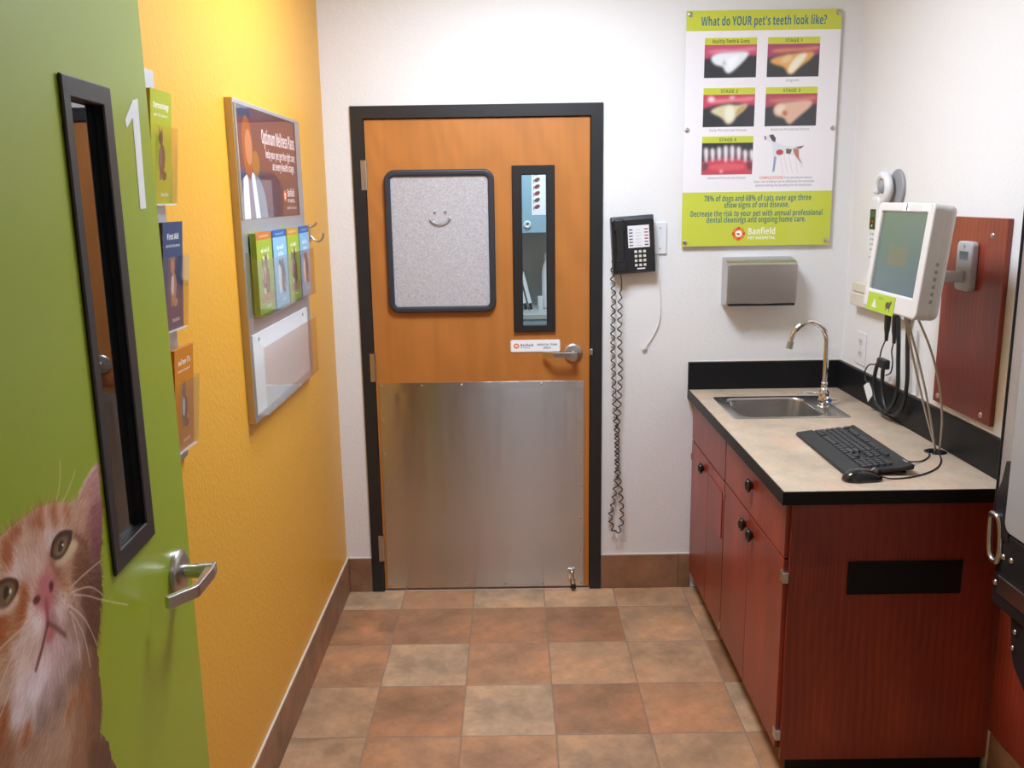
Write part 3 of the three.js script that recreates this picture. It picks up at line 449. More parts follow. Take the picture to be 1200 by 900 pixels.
  const pair = (c, w, h) => { c.fillStyle = '#35291f'; c.beginPath(); c.ellipse(w * 0.42, h * 0.46, 26, 36, 0, 0, 7); c.fill(); c.fillStyle = '#6e4a35'; c.beginPath(); c.ellipse(w * 0.62, h * 0.45, 24, 34, 0, 0, 7); c.fill(); c.fillStyle = '#eceaf0'; c.beginPath(); c.ellipse(w * 0.36, h * 0.64, 36, 84, 0, 0, 7); c.fill(); c.fillStyle = '#2a3246'; c.beginPath(); c.ellipse(w * 0.64, h * 0.64, 44, 88, 0, 0, 7); c.fill(); c.fillStyle = '#c99f82'; c.fillRect(w * 0.46, h * 0.5, 16, 130); dogFig(c, w * 0.7, h * 0.74, 62, '#b5713c', '#e0c0a0'); };
  const kinds = [['#c9762a', '#a3b52b', null, pup, 'green booklet with an orange top band at the near end of the clear pocket'], ['#2a5fa0', '#8fc0dc', null, pair, 'light blue booklet with a blue top band between two green booklets'], ['#c9902a', '#a9ba2e', null, pup, 'green booklet with an amber top band between two blue booklets'], ['#2a5fa0', '#86b9da', null, pair, 'light blue booklet with a blue top band at the hook end of the pocket']];
  [[1.228, 1.066], [1.050, 0.890], [0.878, 0.724], [0.710, 0.572]].forEach(([z1, z0], i) => {
    const [top, bg, title, art, label] = kinds[i], w = z1 - z0, t = mk(top, bg, title, art);
    const o = thing('booklet', label, 'booklet', [XL, 1.4005, z1], Math.PI / 2, 'booklets in the clear pocket of the display board');
    part(o, 'pages', bx(0.001, w - 0.001, 0.0005, 0.229, 0.0258, 0.0425, 0.0004), std({ color: lin(0.30, 0.36, 0.05), roughness: 0.6 })).material.color.set(bg).multiplyScalar(0.8);
    part(o, 'cover', card(0, w, 0, 0.231, 0.0425, 0.0435), std({ map: t, roughness: 0.4 }));
  });
}
function brochureRack(z0, label, group, pal, labs) { // clear pockets on a narrow strip
  const r = thing('brochure_rack', label, 'brochure rack', [XL, 1.155, z0], Math.PI / 2);
  part(r, 'strip', bx(0.020, 0.108, 0, 0.830, 0.0005, 0.010, 0.001), M.aluminium);
  [0.560, 0.296, 0.030].forEach((y, i) => {
    const g = new THREE.Group(); g.name = 'pocket'; r.add(g); const w = 0.122;
    const side = plate(poly([[0.0105, y - 0.004], [0.030, y - 0.004], [0.046, y + 0.155], [0.0105, y + 0.155]]), 0, 0.002);
    for (const x of [0.0, w]) part(g, 'side_panel', side.clone().rotateY(-Math.PI / 2).translate(x + 0.002, 0, 0), M.acrylic);
    part(g, 'front_panel', bx(0.0025, w - 0.0005, 0, 0.155, 0, 0.002, 0).rotateX(0.10).translate(0, y, 0.029), M.acrylic);
    part(g, 'bottom_panel', bx(0.0025, w - 0.0005, y - 0.004, y - 0.002, 0.0105, 0.028, 0), M.whitePlastic);
    const [bg, ti, sub, da, db] = pal[i];
    const t = canvasTex(300, 600, (c, W, H) => { rr(c, 0, 0, W, H, bg); c.fillStyle = '#f4f2ea'; c.textAlign = 'center'; c.font = `bold 44px ${FN}`; if (ti) c.fillText(ti, W / 2, 96, W * 0.74); else scribble(c, W / 2, 98, W * 0.6, 34, '#f4f2ea'); c.font = `24px ${FN}`; scribble(c, W / 2, 138, W * 0.7, 17, '#f4f2ea'); dogFig(c, W * 0.5, H * 0.60, 175, da, db); c.fillStyle = '#efe9dc'; c.font = `bold 28px ${FN}`; c.fillText('Banfield', W * 0.6, H * 0.93, 110); });
    const o = thing('brochure', labs[i], 'brochure', [XL + 0.0125, 1.155 + y - 0.001, z0], Math.PI / 2, group); o.rotation.order = 'YXZ'; o.rotation.x = 0.075;
    part(o, 'pages', bx(0.006, 0.117, 0, 0.227, 0, 0.009, 0.0004), std({ color: new THREE.Color(bg).multiplyScalar(0.7), roughness: 0.6 }));
    part(o, 'cover', card(0.0055, 0.1175, 0, 0.228, 0.009, 0.0098), std({ map: t, roughness: 0.4 }));
  });
}
brochureRack(1.885, 'narrow strip rack of clear pockets beside the free edge of the green door', 'brochures in the narrow rack', [['#b3b827', 'Dermatology', '', '#4a3534', '#7b6270'], ['#33466e', 'First Aid', '', '#b98a72', '#e6e2e8'], ['#d0801c', '', '', '#7c5a4a', '#ded8e0']],
  ['yellow green brochure picturing a dark dog, topmost in the narrow rack', 'navy blue brochure picturing a white dog, middle of the narrow rack', 'orange brochure picturing a seated dog, lowest in the narrow rack']);
{
  const h = thing('coat_hook', 'small metal coat hook on the yellow wall near the corner', 'hook', [XL, 1.57, 0.36], Math.PI / 2);
  part(h, 'base_plate', plate(rrect(-0.012, 0.012, -0.004, 0.062, 0.010), 0.0004, 0.005, 0.001), M.satin);
  part(h, 'upper_prong', capsTube([[0, 0.05, 0.005], [0, 0.056, 0.02], [0, 0.066, 0.028]], 0.004, 14, 8), M.satin);
  part(h, 'lower_prong', capsTube([[0, 0.016, 0.005], [0, 0.002, 0.018], [0, -0.002, 0.034], [0, 0.010, 0.048], [0, 0.026, 0.052]], 0.0042, 24, 8), M.satin);
}

// ------------------------------------------------------------------ back wall: telephone, plate, poster, towel dispenser
function wpart(t, name, geo, mat, label) { return part(t, name, geo.translate(-t.position.x, -t.position.y, -t.position.z), mat, label); } // geometry given in room positions, on a thing that is not turned
{
  const pl = thing('wall_plate', 'white blank wall plate behind the black telephone', 'wall plate', [0.715, 1.477, 0]);
  part(pl, 'plate', plate(rrect(-0.057, 0.057, 0, 0.132, 0.005), 0.0004, 0.008, 0.0025), M.whitePlastic);
  for (const y of [0.024, 0.108]) part(pl, 'screw', cyl(0.0035, 0.0035, 0.0012, 12).rotateX(Math.PI / 2).translate(0.03, y, 0.0084), M.satin);
}
{
  const ph = thing('telephone', 'black corded wall telephone hung crooked beside the maple door', 'telephone', [0.628, 1.5205, 0]); ph.rotation.z = R(3.4);
  const prof = poly([[0.0085, -0.112], [0.044, -0.1165], [0.056, -0.110], [0.060, 0.100], [0.054, 0.1165], [0.0085, 0.112]]);
  part(ph, 'body', plate(prof, -0.086, 0.086, 0.002).rotateY(-Math.PI / 2).scale(-1, 1, 1).scale(-1, 1, 1), M.blackPlastic);
  const hs = part(ph, 'handset', mergeGeometries([bx(-0.078, -0.036, -0.108, -0.052, 0.056, 0.080, 0.009, 2), bx(-0.078, -0.036, 0.056, 0.108, 0.058, 0.082, 0.009, 2), bx(-0.072, -0.042, -0.07, 0.075, 0.064, 0.082, 0.007, 2)]), M.blackPlastic);
  part(hs, 'grip_inlay', bx(-0.069, -0.045, -0.02, 0.085, 0.082, 0.0826, 0.0002), M.blackGloss);
  const tex = canvasTex(260, 270, (c, w, h) => { rr(c, 0, 0, w, h, '#e4e0e2');  for (let i = 0; i < 6; i++) { const y = 42 + i * 38; rr(c, 14, y, 44, 16, '#54525a'); rr(c, 200, y, 46, 16, i < 5 ? '#9a5a5c' : '#54525a'); scribble(c, 130, y + 14, 66, 11, '#9a949c'); } });
  part(ph, 'label_card', card(-0.021, 0.066, -0.012, 0.077, 0.0590, 0.0604), std({ map: tex, roughness: 0.5 }));
  const kg = bx(-0.0056, 0.0056, -0.0052, 0.0052, 0, 0.0035, 0.0012), km = std({ color: lin(0.70, 0.66, 0.56), roughness: 0.5 });
  for (let r = 0; r < 4; r++) for (let k = 0; k < 3; k++) part(ph, 'key', kg, km).position.set(0.008 + k * 0.0178, -0.0285 - r * 0.0182, 0.0582);
  part(ph, 'name_strip', bx(0.011, 0.044, -0.1005, -0.095, 0.0565, 0.0575, 0.0003), M.whitePlastic);
  // curly handset cord hanging in a loop almost to the baseboard
  const cp = [[718, 300], [717.5, 318], [719, 345], [718, 390], [719, 440], [720.5, 480], [723, 520], [722.5, 556], [719, 585], [715.5, 604], [717, 617], [722, 624.5], [727, 618], [728.5, 600], [727, 575], [723.5, 545], [723, 515], [725.5, 470], [727, 430], [726, 390], [727, 350], [728.5, 332]];
  const cc = new THREE.CatmullRomCurve3(cp.map(([u, v], i) => P(u, v, 'z', i < 11 ? 0.017 : 0.034)), false, 'centripetal'), n = 1500, pts = [], len = cc.getLength(), turns = len / 0.038;
  for (let i = 0; i <= n; i++) { const t = i / n, p = cc.getPointAt(t), tg = cc.getTangentAt(t), sd = V(0, 0, 1).cross(tg).normalize(), th = t * turns * 2 * Math.PI, rad = 0.0085 * Math.min(1, t * 25, (1 - t) * 25); pts.push(p.addScaledVector(sd, rad * Math.cos(th)).add(V(0, 0, rad * Math.sin(th)))); }
  const w2l = new THREE.Matrix4().compose(ph.position, ph.quaternion.setFromEuler(ph.rotation), V(1, 1, 1)).invert();
  const cg = new THREE.TubeGeometry(new THREE.CatmullRomCurve3(pts), 1800, 0.0026, 6).applyMatrix4(w2l); part(ph, 'curly_cord', cg, M.blackPlastic);
  part(ph, 'cord_lead', capsTube([P(728.5, 332, 'z', 0.034), P(728.2, 327, 'z', 0.033), P(727.5, 322, 'z', 0.036)], 0.0022, 10, 6).applyMatrix4(w2l), M.blackPlastic);
  const cb = thing('phone_cable', 'thin white phone cable with a plug hanging loose below the telephone', 'cable', [0.70, 1.08, 0.006]);
  wpart(cb, 'wire', capsTube([V(0.735, 1.476, 0.006), P(771, 322, 'z', 0.010), P(773.5, 350, 'z', 0.008), P(772.5, 376, 'z', 0.008), P(766, 392, 'z', 0.008), P(757, 405, 'z', 0.009)], 0.0024, 50, 6), M.whitePlastic);
  wpart(cb, 'plug', bx(-0.010, 0.010, -0.0055, 0.0055, 0.003, 0.013, 0.002).rotateZ(R(38)).translate(P(755, 408, 'z', 0).x, P(755, 408, 'z', 0).y, 0), M.putty);
}
{
  const tex = canvasTex(1200, 1800, (c, w, h) => {
    const X = (x) => x * w, Y = (y) => y * h, lime = '#c9cf42';
    rr(c, 0, 0, w, h, '#efeaec'); rr(c, 0, 0, w, Y(0.083), lime);
    c.textAlign = 'center'; c.fillStyle = '#2f6a86'; c.font = `bold 92px ${FN}`; c.fillText("What do YOUR pet's teeth look like?", X(0.5), Y(0.062), X(0.81));
    const heads = [['Healthy Teeth & Gums', 0.122, 0.112, ''], ['STAGE 1', 0.53, 0.112, 'Gingivitis'], ['STAGE 2', 0.122, 0.318, 'Early Periodontal Disease'], ['STAGE 3', 0.53, 0.318, 'Moderate Periodontal Disease'], ['STAGE 4', 0.122, 0.522, 'Advanced Periodontal Disease']];
    const gum = [['#c95673', '#e08aa0'], ['#a8466a', '#d98a6a'], ['#cc4a62', '#e68a8e'], ['#b04a58', '#cf7a70'], null];
    heads.forEach(([t, x, y, cap], i) => {
      const x0 = X(x), y0 = Y(y), bw = X(0.338), hh = Y(0.028), ph = Y(0.136), py = y0 + hh;
      rr(c, x0, y0, bw, hh, lime); c.fillStyle = '#58722c'; c.font = `bold ${i ? 36 : 40}px ${FN}`; c.fillText(t, x0 + bw / 2, y0 + hh * 0.78, bw * 0.72);
      c.save(); c.beginPath(); c.rect(x0, py, bw, ph); c.clip(); rr(c, x0, py, bw, ph, '#34353a'); c.filter = 'blur(9px)';
      const A = (a) => x0 + a * bw, B = (b) => py + b * ph, sh = (p, f) => { c.fillStyle = f; smooth(c, p.map(([a, b]) => [A(a), B(b)]), true); c.fill(); };
      if (i < 4) {
        sh([[-0.1, -0.1], [1.1, -0.1], [1.1, 0.30], [0.9, 0.36], [0.6, 0.24], [0.3, 0.30], [0.05, 0.42], [-0.1, 0.44]], gum[i][0]); sh([[0, 0.2], [0.3, 0.12], [0.6, 0.14], [1, 0.05], [1, 0.2], [0.6, 0.22], [0.2, 0.28]], gum[i][1]);
        const tooth = [['#eef2f6', '#dfe6ee'], ['#e3a860', '#f4ead6'], ['#dccfa8', '#efe9d2'], ['#e0b49c', '#eccab4']][i];
        if (i === 0) { sh([[0.1, 0.42], [0.2, 0.26], [0.5, 0.22], [0.86, 0.2], [0.84, 0.36], [0.7, 0.6], [0.52, 0.86], [0.44, 0.88], [0.38, 0.76], [0.36, 0.66], [0.2, 0.62]], tooth[0]); sh([[0.42, 0.4], [0.7, 0.3], [0.6, 0.6], [0.48, 0.8]], '#fbfcff'); sh([[0.36, 0.46], [0.4, 0.5], [0.4, 0.62], [0.36, 0.64]], '#b9a8a0'); }
        if (i === 1) { sh([[0.02, 0.5], [0.2, 0.36], [0.5, 0.28], [0.94, 0.22], [0.86, 0.46], [0.6, 0.74], [0.5, 0.94], [0.4, 0.92], [0.34, 0.7], [0.12, 0.62]], tooth[0]); sh([[0.6, 0.3], [0.8, 0.28], [0.66, 0.6], [0.5, 0.9], [0.4, 0.88], [0.42, 0.66]], tooth[1]); sh([[0.4, 0.3], [0.5, 0.4], [0.4, 0.6], [0.2, 0.55]], '#e9c893'); }
        if (i === 2) { sh([[0.12, 0.5], [0.28, 0.36], [0.5, 0.28], [0.66, 0.34], [0.9, 0.26], [0.8, 0.5], [0.66, 0.66], [0.58, 0.9], [0.46, 0.94], [0.38, 0.72], [0.2, 0.6]], tooth[0]); sh([[0.42, 0.36], [0.6, 0.34], [0.62, 0.7], [0.5, 0.9], [0.42, 0.7]], tooth[1]); sh([[0.68, 0.4], [0.88, 0.3], [0.74, 0.54], [0.62, 0.7]], '#c09a5a'); sh([[0.08, 0.06], [0.2, 0.04], [0.24, 0.2], [0.1, 0.24]], '#f4d8de'); sh([[0.5, 0.06], [0.62, 0.05], [0.6, 0.14], [0.5, 0.14]], '#f4d8de'); }
        if (i === 3) { sh([[0.14, 0.5], [0.2, 0.3], [0.5, 0.24], [0.9, 0.18], [0.92, 0.36], [0.78, 0.56], [0.6, 0.8], [0.5, 0.97], [0.42, 0.9], [0.38, 0.74], [0.2, 0.7]], tooth[0]); sh([[0.2, 0.34], [0.4, 0.32], [0.36, 0.6], [0.2, 0.64]], '#f0d6c4'); sh([[0.34, 0.5], [0.44, 0.56], [0.42, 0.7], [0.34, 0.64]], '#b8643c'); }
      } else {
        sh([[-0.1, 0.62], [0.2, 0.5], [0.5, 0.46], [0.8, 0.5], [1.1, 0.62], [1.1, 1.1], [-0.1, 1.1]], '#c94a58');
        for (let k = 0; k < 8; k++) { const a = 0.03 + k * 0.128, up = [0.12, 0.14, 0.1, 0.06, 0.06, 0.1, 0.2, 0.2][k]; sh([[a, up + 0.05], [a + 0.05, up], [a + 0.1, up + 0.06], [a + 0.1, 0.48], [a + 0.06, 0.68 - (k % 3) * 0.05], [a + 0.02, 0.5]], '#f1dfe2'); }
        sh([[0.1, 0.7], [0.5, 0.62], [0.9, 0.7], [0.8, 0.86], [0.2, 0.88]], '#e0606c'); sh([[0.0, 0.62], [0.14, 0.6], [0.1, 0.86], [0, 0.9]], '#6c4a52'); sh([[0.86, 0.62], [1, 0.6], [1, 0.86], [0.92, 0.86]], '#6a3a40'); sh([[0.36, 0.86], [0.42, 0.84], [0.42, 0.94], [0.36, 0.95]], '#f6dce0');
      }
      c.restore(); c.fillStyle = '#8f8a90'; c.font = `26px ${FN}`; c.fillText(cap, x0 + bw / 2, py + ph + 34, bw * 0.76);
    });
    // pointer dog showing its organs
    const dx = X(0.53), dy = Y(0.516), dw = X(0.27), dh = Y(0.172), D = (a, b) => [dx + a * dw, dy + b * dh];
    const shp = (p, f) => { c.fillStyle = f; smooth(c, p.flatMap((q, k) => { const n = p[(k + 1) % p.length], a = D(...q), b = D(...n); return [a, [a[0] * 0.7 + b[0] * 0.3, a[1] * 0.7 + b[1] * 0.3], [a[0] * 0.3 + b[0] * 0.7, a[1] * 0.3 + b[1] * 0.7]]; }), true); c.fill(); };
    shp([[0.0, 0.1], [0.08, 0.03], [0.2, 0.0], [0.28, 0.08], [0.3, 0.2], [0.5, 0.28], [0.75, 0.32], [1.0, 0.28], [0.9, 0.38], [0.88, 0.5], [0.96, 0.68], [0.99, 0.86], [0.94, 0.84], [0.86, 0.66], [0.74, 0.54], [0.56, 0.5], [0.42, 0.52], [0.34, 0.64], [0.3, 0.94], [0.22, 0.98], [0.26, 0.8], [0.24, 0.56], [0.22, 0.4], [0.2, 0.2], [0.06, 0.16]], '#dfe0e6');
    shp([[0.12, 0.02], [0.22, 0.0], [0.29, 0.1], [0.28, 0.2], [0.2, 0.16]], '#4a4148'); shp([[0.0, 0.04], [0.05, 0.04], [0.06, 0.13], [0.02, 0.14]], '#b06a72'); c.fillStyle = '#c0444c'; c.beginPath(); c.ellipse(...D(0.4, 0.45), dw * 0.09, dh * 0.07, 0, 0, 7); c.fill(); shp([[0.55, 0.36], [0.7, 0.38], [0.66, 0.5], [0.56, 0.48]], '#6d5a44'); shp([[0.72, 0.36], [0.86, 0.36], [0.88, 0.6], [0.98, 0.76], [0.88, 0.66], [0.76, 0.5]], '#b97a5c'); shp([[0.78, 0.33], [1.0, 0.29], [0.9, 0.37]], '#5e544e'); shp([[0.27, 0.55], [0.32, 0.56], [0.29, 0.92], [0.24, 0.94]], '#8a93b4');
    c.strokeStyle = '#c7a7a4'; c.lineWidth = 2; for (const [a, b] of [[0.42, 0.5], [0.5, 0.62], [0.62, 0.74], [0.78, 0.86]]) { c.beginPath(); c.moveTo(...D(a, 0.5)); c.lineTo(...D(b, 0.98)); c.stroke(); }
    c.fillStyle = '#d9785c'; c.font = `bold 30px ${FN}`; c.fillText('COMPLICATIONS', X(0.59), Y(0.708), X(0.16)); c.fillStyle = '#7c777e'; c.font = `26px ${FN}`; c.fillText('From periodontal disease:', X(0.77), Y(0.708), X(0.19)); c.fillText('heart, liver & kidneys can be affected by the associated', X(0.675), Y(0.724), X(0.40)); c.fillText('bacteria entering and spreading into the bloodstream.', X(0.675), Y(0.740), X(0.38));
    rr(c, 0, Y(0.762), w, h, lime); c.fillStyle = '#2f6a70'; c.font = `bold 62px ${FN}`;
    c.fillText('78% of dogs and 68% of cats over age three', X(0.505), Y(0.802), X(0.72)); c.fillText('show signs of oral disease.', X(0.5), Y(0.831), X(0.44)); c.fillText('Decrease the risk to your pet with annual professional', X(0.5), Y(0.868), X(0.89)); c.fillText('dental cleanings and ongoing home care.', X(0.5), Y(0.896), X(0.67));
    logo(c, X(0.385), Y(0.946), 54, '#e8862e', '#d9542b'); c.textAlign = 'left'; c.fillStyle = '#f4f2e4'; c.font = `bold 74px ${FN}`; c.fillText('Banfield', X(0.445), Y(0.950), X(0.19)); c.font = `bold 34px ${FN}`; c.fillText('PET HOSPITAL', X(0.445), Y(0.972), X(0.19));
  });
  const p = thing('dental_poster', 'large lime and white poster of pet teeth above the towel dispenser', 'poster', [1.134, 1.508, 0]);
  part(p, 'panel', bx(-0.304, 0.304, 0, 0.912, 0.014, 0.0185, 0.0005), M.whitePlastic);
  part(p, 'print', card(-0.304, 0.304, 0, 0.912, 0.0186, 0.0192), phy({ map: tex, roughness: 0.35, clearcoat: 0.7, clearcoatRoughness: 0.06 }));
  for (const [x, y] of [[-0.290, 0.898], [0.290, 0.898], [-0.292, 0.462], [0.292, 0.462], [-0.290, 0.018], [0.290, 0.018]]) part(p, 'standoff', lathe([[0, 0.0255], [0.007, 0.0250], [0.0092, 0.023], [0.0092, 0.0193], [0.006, 0.0193], [0.006, 0.0004]], 18).rotateX(Math.PI / 2).translate(x, y, 0), M.satin);
}
{
  const d = thing('towel_dispenser', 'brushed steel paper towel dispenser on the wall above the sink', 'towel dispenser', [1.1475, 1.264, 0]);
  const W = 0.1425, prof = [[0.0004, 0.004], [0.0004, 0.198], [0.074, 0.186], [0.092, 0.178], [0.098, 0.168], [0.100, 0.150], [0.1005, 0.03], [0.094, 0.03], [0.094, 0.014], [0.06, 0.004]];
  part(d, 'housing', plate(poly(prof), -W, W, 0.0015).rotateY(-Math.PI / 2).scale(1, 1, 1), M.steelPlain);
  const fs = new THREE.Shape(); fs.moveTo(-W + 0.008, 0.172); fs.lineTo(W - 0.004, 0.172); fs.lineTo(W - 0.004, 0.022); fs.quadraticCurveTo(0, 0.004, -W + 0.008, 0.022); fs.closePath();
  part(d, 'front_cover', plate(fs, 0.1003, 0.1030, 0.0008, 14), phy({ color: lin(0.56, 0.55, 0.53), metalness: 1, roughness: 0.3, anisotropy: 0.5 }));
  const lk = part(d, 'lock', cyl(0.0075, 0.0075, 0.003, 18).rotateX(Math.PI / 2).translate(-0.001, 0.150, 0.1045), M.satin); for (const s of [-1, 1]) part(lk, 'rivet', cyl(0.0028, 0.0028, 0.002, 10).rotateX(Math.PI / 2).translate(s * 0.017, 0.151, 0.104), M.satin);
  part(d, 'towel_slot', bx(-W + 0.01, W - 0.006, 0.0045, 0.013, 0.05, 0.0985, 0.001), M.rubber);
}

// ------------------------------------------------------------------ sink counter
function knob(parent, z, y) { // dished black pull facing the room
  const k = part(parent, 'knob', lathe([[0, 0.015], [0.010, 0.0145], [0.0135, 0.020], [0.0175, 0.0205], [0.0205, 0.017], [0.0205, 0.011], [0.012, 0.004], [0.010, 0]], 28).rotateZ(Math.PI / 2).scale(1, 1.12, 1), M.blackGloss); k.position.set(0.8965 - parent.parent.position.x, y - parent.parent.position.y, z - parent.parent.position.z); return k;
}
const FX0 = 0.897, FX1 = 0.9135;
function hingeBit(parent, z, y, mat) { wpartAt(parent, 'hinge', bx(0.893, 0.910, y - 0.014, y + 0.014, z - 0.005, z + 0.005, 0.002), mat); }
function wpartAt(cab, name, geo, mat, label) { return wpart(cab, name, geo, mat, label); }
{
  const a = thing('sink_cabinet', 'cherry base cabinet under the sink with a framed flap in one door', 'cabinet', [1.2, 0, 0.31]);
  const b = thing('drawer_cabinet', 'cherry base cabinet with a wide drawer and black grille on its end', 'cabinet', [1.2, 0, 0.98]);
  wpart(a, 'body', mergeGeometries([bx(0.914, 1.523, 0.085, 0.103, 0.010, 0.616, 0.001), bx(0.914, 1.523, 0.103, 0.8675, 0.010, 0.028, 0.001), bx(0.914, 1.523, 0.103, 0.8675, 0.598, 0.616, 0.001), bx(1.511, 1.523, 0.103, 0.8675, 0.028, 0.598, 0.001), bx(0.914, 0.932, 0.684, 0.8675, 0.028, 0.598, 0.001)]), M.cherry); wpart(a, 'plinth', bx(0.975, 1.516, 0.0005, 0.085, 0.010, 0.616, 0.001), M.blackLam);
  wpart(b, 'body', bx(0.914, 1.523, 0.085, 0.8675, 0.618, 1.334, 0.001), M.cherry); wpart(b, 'plinth', bx(0.975, 1.516, 0.0005, 0.085, 0.618, 1.326, 0.001), M.blackLam);
  wpart(b, 'end_panel', bx(0.910, 1.5235, 0.058, 0.8675, 1.3342, 1.3475, 0.001), M.cherry); wpart(b, 'base_strip', bx(0.930, 1.516, 0.0005, 0.058, 1.326, 1.337, 0.001), M.blackLam);
  const gr = wpart(b, 'grille_plate', plate(rrect(1.076, 1.402, 0.588, 0.689, 0.002), 1.3477, 1.352, 0.001), M.blackLam, 'black rectangular plate');
  const front = (t, name, z0, z1, y0, y1) => wpart(t, name, bx(FX0, FX1, y0, y1, z0, z1, 0.0012), M.cherry);
  const d0 = front(a, 'drawer_front', 0.022, 0.612, 0.690, 0.864);
  const d1 = front(a, 'door', 0.022, 0.340, 0.090, 0.684), d2 = front(a, 'door', 0.344, 0.612, 0.090, 0.684);
  const fl = part(d2, 'flap', uvm(bx(FX0 - 0.0035, FX0 - 0.0002, 0.462, 0.640, 0.362, 0.592, 0.001)).translate(-1.2, 0, -0.31), M.cherry);
  const d3 = front(b, 'drawer', 0.622, 1.332, 0.694, 0.864), d4 = front(b, 'door', 0.622, 0.954, 0.090, 0.688), d5 = front(b, 'door', 0.958, 1.332, 0.090, 0.688);
  knob(d1, 0.262, 0.632); knob(d3, 0.978, 0.795); knob(d4, 0.915, 0.640); knob(d5, 1.005, 0.636);
  const br = std({ color: lin(0.46, 0.30, 0.22), metalness: 0.8, roughness: 0.35 });
  hingeBit(a, 0.022, 0.612, br); hingeBit(b, 0.617, 0.634, br); hingeBit(b, 0.617, 0.122, M.satin);
  for (const y of [0.640, 0.140]) wpart(b, 'hinge', bx(0.8925, 0.909, y - 0.016, y + 0.016, 1.3200, 1.3500, 0.002), M.satin);
}
const CT = 0.905;
{
  const c = thing('countertop', 'beige laminate worktop with black edge and black backsplash', 'worktop', [1.18, CT, 0.68]);
  const s = rrect(0.879, XR - 0.001, -1.364, -0.001, 0); s.holes.push(rrect(0.958, 1.36, -0.528, -0.19, 0.03, THREE.Path));
  wpart(c, 'top', plate(s, 0.8680, CT).rotateX(-Math.PI / 2), M.laminate);
  wpart(c, 'edge_band', plate(poly([[0.8745, -0.001], [0.8785, -0.001], [0.8785, -1.3645], [XR - 0.001, -1.3645], [XR - 0.001, -1.3685], [0.8745, -1.3685]]), 0.866, CT - 0.0008, 0.0004).rotateX(-Math.PI / 2), M.blackLam);
  wpart(c, 'backsplash', bx(0.8745, XR - 0.0005, CT + 0.0003, 1.022, 0.0005, 0.019, 0.0015), M.blackLam);
  wpart(c, 'backsplash', bx(XR - 0.019, XR - 0.0005, CT + 0.0003, 1.022, 0.0195, 1.366, 0.0015), M.blackLam);
  wpart(c, 'caulk', mergeGeometries([bx(0.8745, XR - 0.0005, 1.0222, 1.0255, 0.0003, 0.006, 0.001), bx(XR - 0.006, XR - 0.0003, 1.0222, 1.0255, 0.006, 1.366, 0.001)]), M.caulk);
}
function rrPts(x0, x1, z0, z1, r, n = 10) { const p = [], cs = [[x1 - r, z1 - r, 0], [x0 + r, z1 - r, 90], [x0 + r, z0 + r, 180], [x1 - r, z0 + r, 270]]; for (const [cx, cz, a] of cs) for (let i = 0; i <= n; i++) { const t = R(a + 90 * i / n); p.push([cx + r * Math.cos(t), cz + r * Math.sin(t)]); } return p; }
function loft(rings) { // rings: [points, y]; closes the last one with a fan
  const pos = [], idx = [], n = rings[0][0].length; rings.forEach(([p, y]) => p.forEach(([x, z]) => pos.push(x, y, z)));
  for (let k = 0; k + 1 < rings.length; k++) for (let i = 0; i < n; i++) { const j = (i + 1) % n, a = k * n + i, b = k * n + j, e = a + n, f = b + n; idx.push(a, e, b, b, e, f); }
  const g = new THREE.BufferGeometry(); g.setAttribute('position', new THREE.Float32BufferAttribute(pos, 3)); g.setIndex(idx); const h = g.toNonIndexed(); g.computeVertexNormals(); g.setAttribute('uv', new THREE.Float32BufferAttribute(new Float32Array(pos.length / 3 * 2), 2)); return g;
}
{
  const k = thing('sink', 'rectangular stainless drop-in sink in the beige worktop', 'sink', [1.15, CT, 0.36]);
  const q = (i, r) => rrPts(0.978 + i, 1.292 - i, 0.208 + i, 0.516 - i, r);
  const rimO = rrPts(0.942, 1.374, 0.176, 0.541, 0.012), rimO2 = rrPts(0.946, 1.370, 0.180, 0.537, 0.012);
  wpart(k, 'rim', loft([[rimO, CT + 0.0005], [rimO, CT + 0.002], [rimO2, CT + 0.0036], [q(-0.006, 0.056), CT + 0.0036], [q(-0.001, 0.052), CT + 0.002]]), M.sink);
  wpart(k, 'basin', loft([[q(-0.001, 0.052), CT + 0.002], [q(0.004, 0.05), CT - 0.006], [q(0.012, 0.05), CT - 0.13], [q(0.020, 0.046), CT - 0.146], [q(0.040, 0.04), CT - 0.153], [q(0.12, 0.012), CT - 0.157], [q(0.1535, 0.0002), CT - 0.157]]), M.sink);
  wpart(k, 'drain', lathe([[0, -0.002], [0.022, -0.002], [0.026, 0.003], [0.042, 0.002], [0.045, 0]], 28).translate(1.135, CT - 0.1565, 0.362), M.chrome);
}
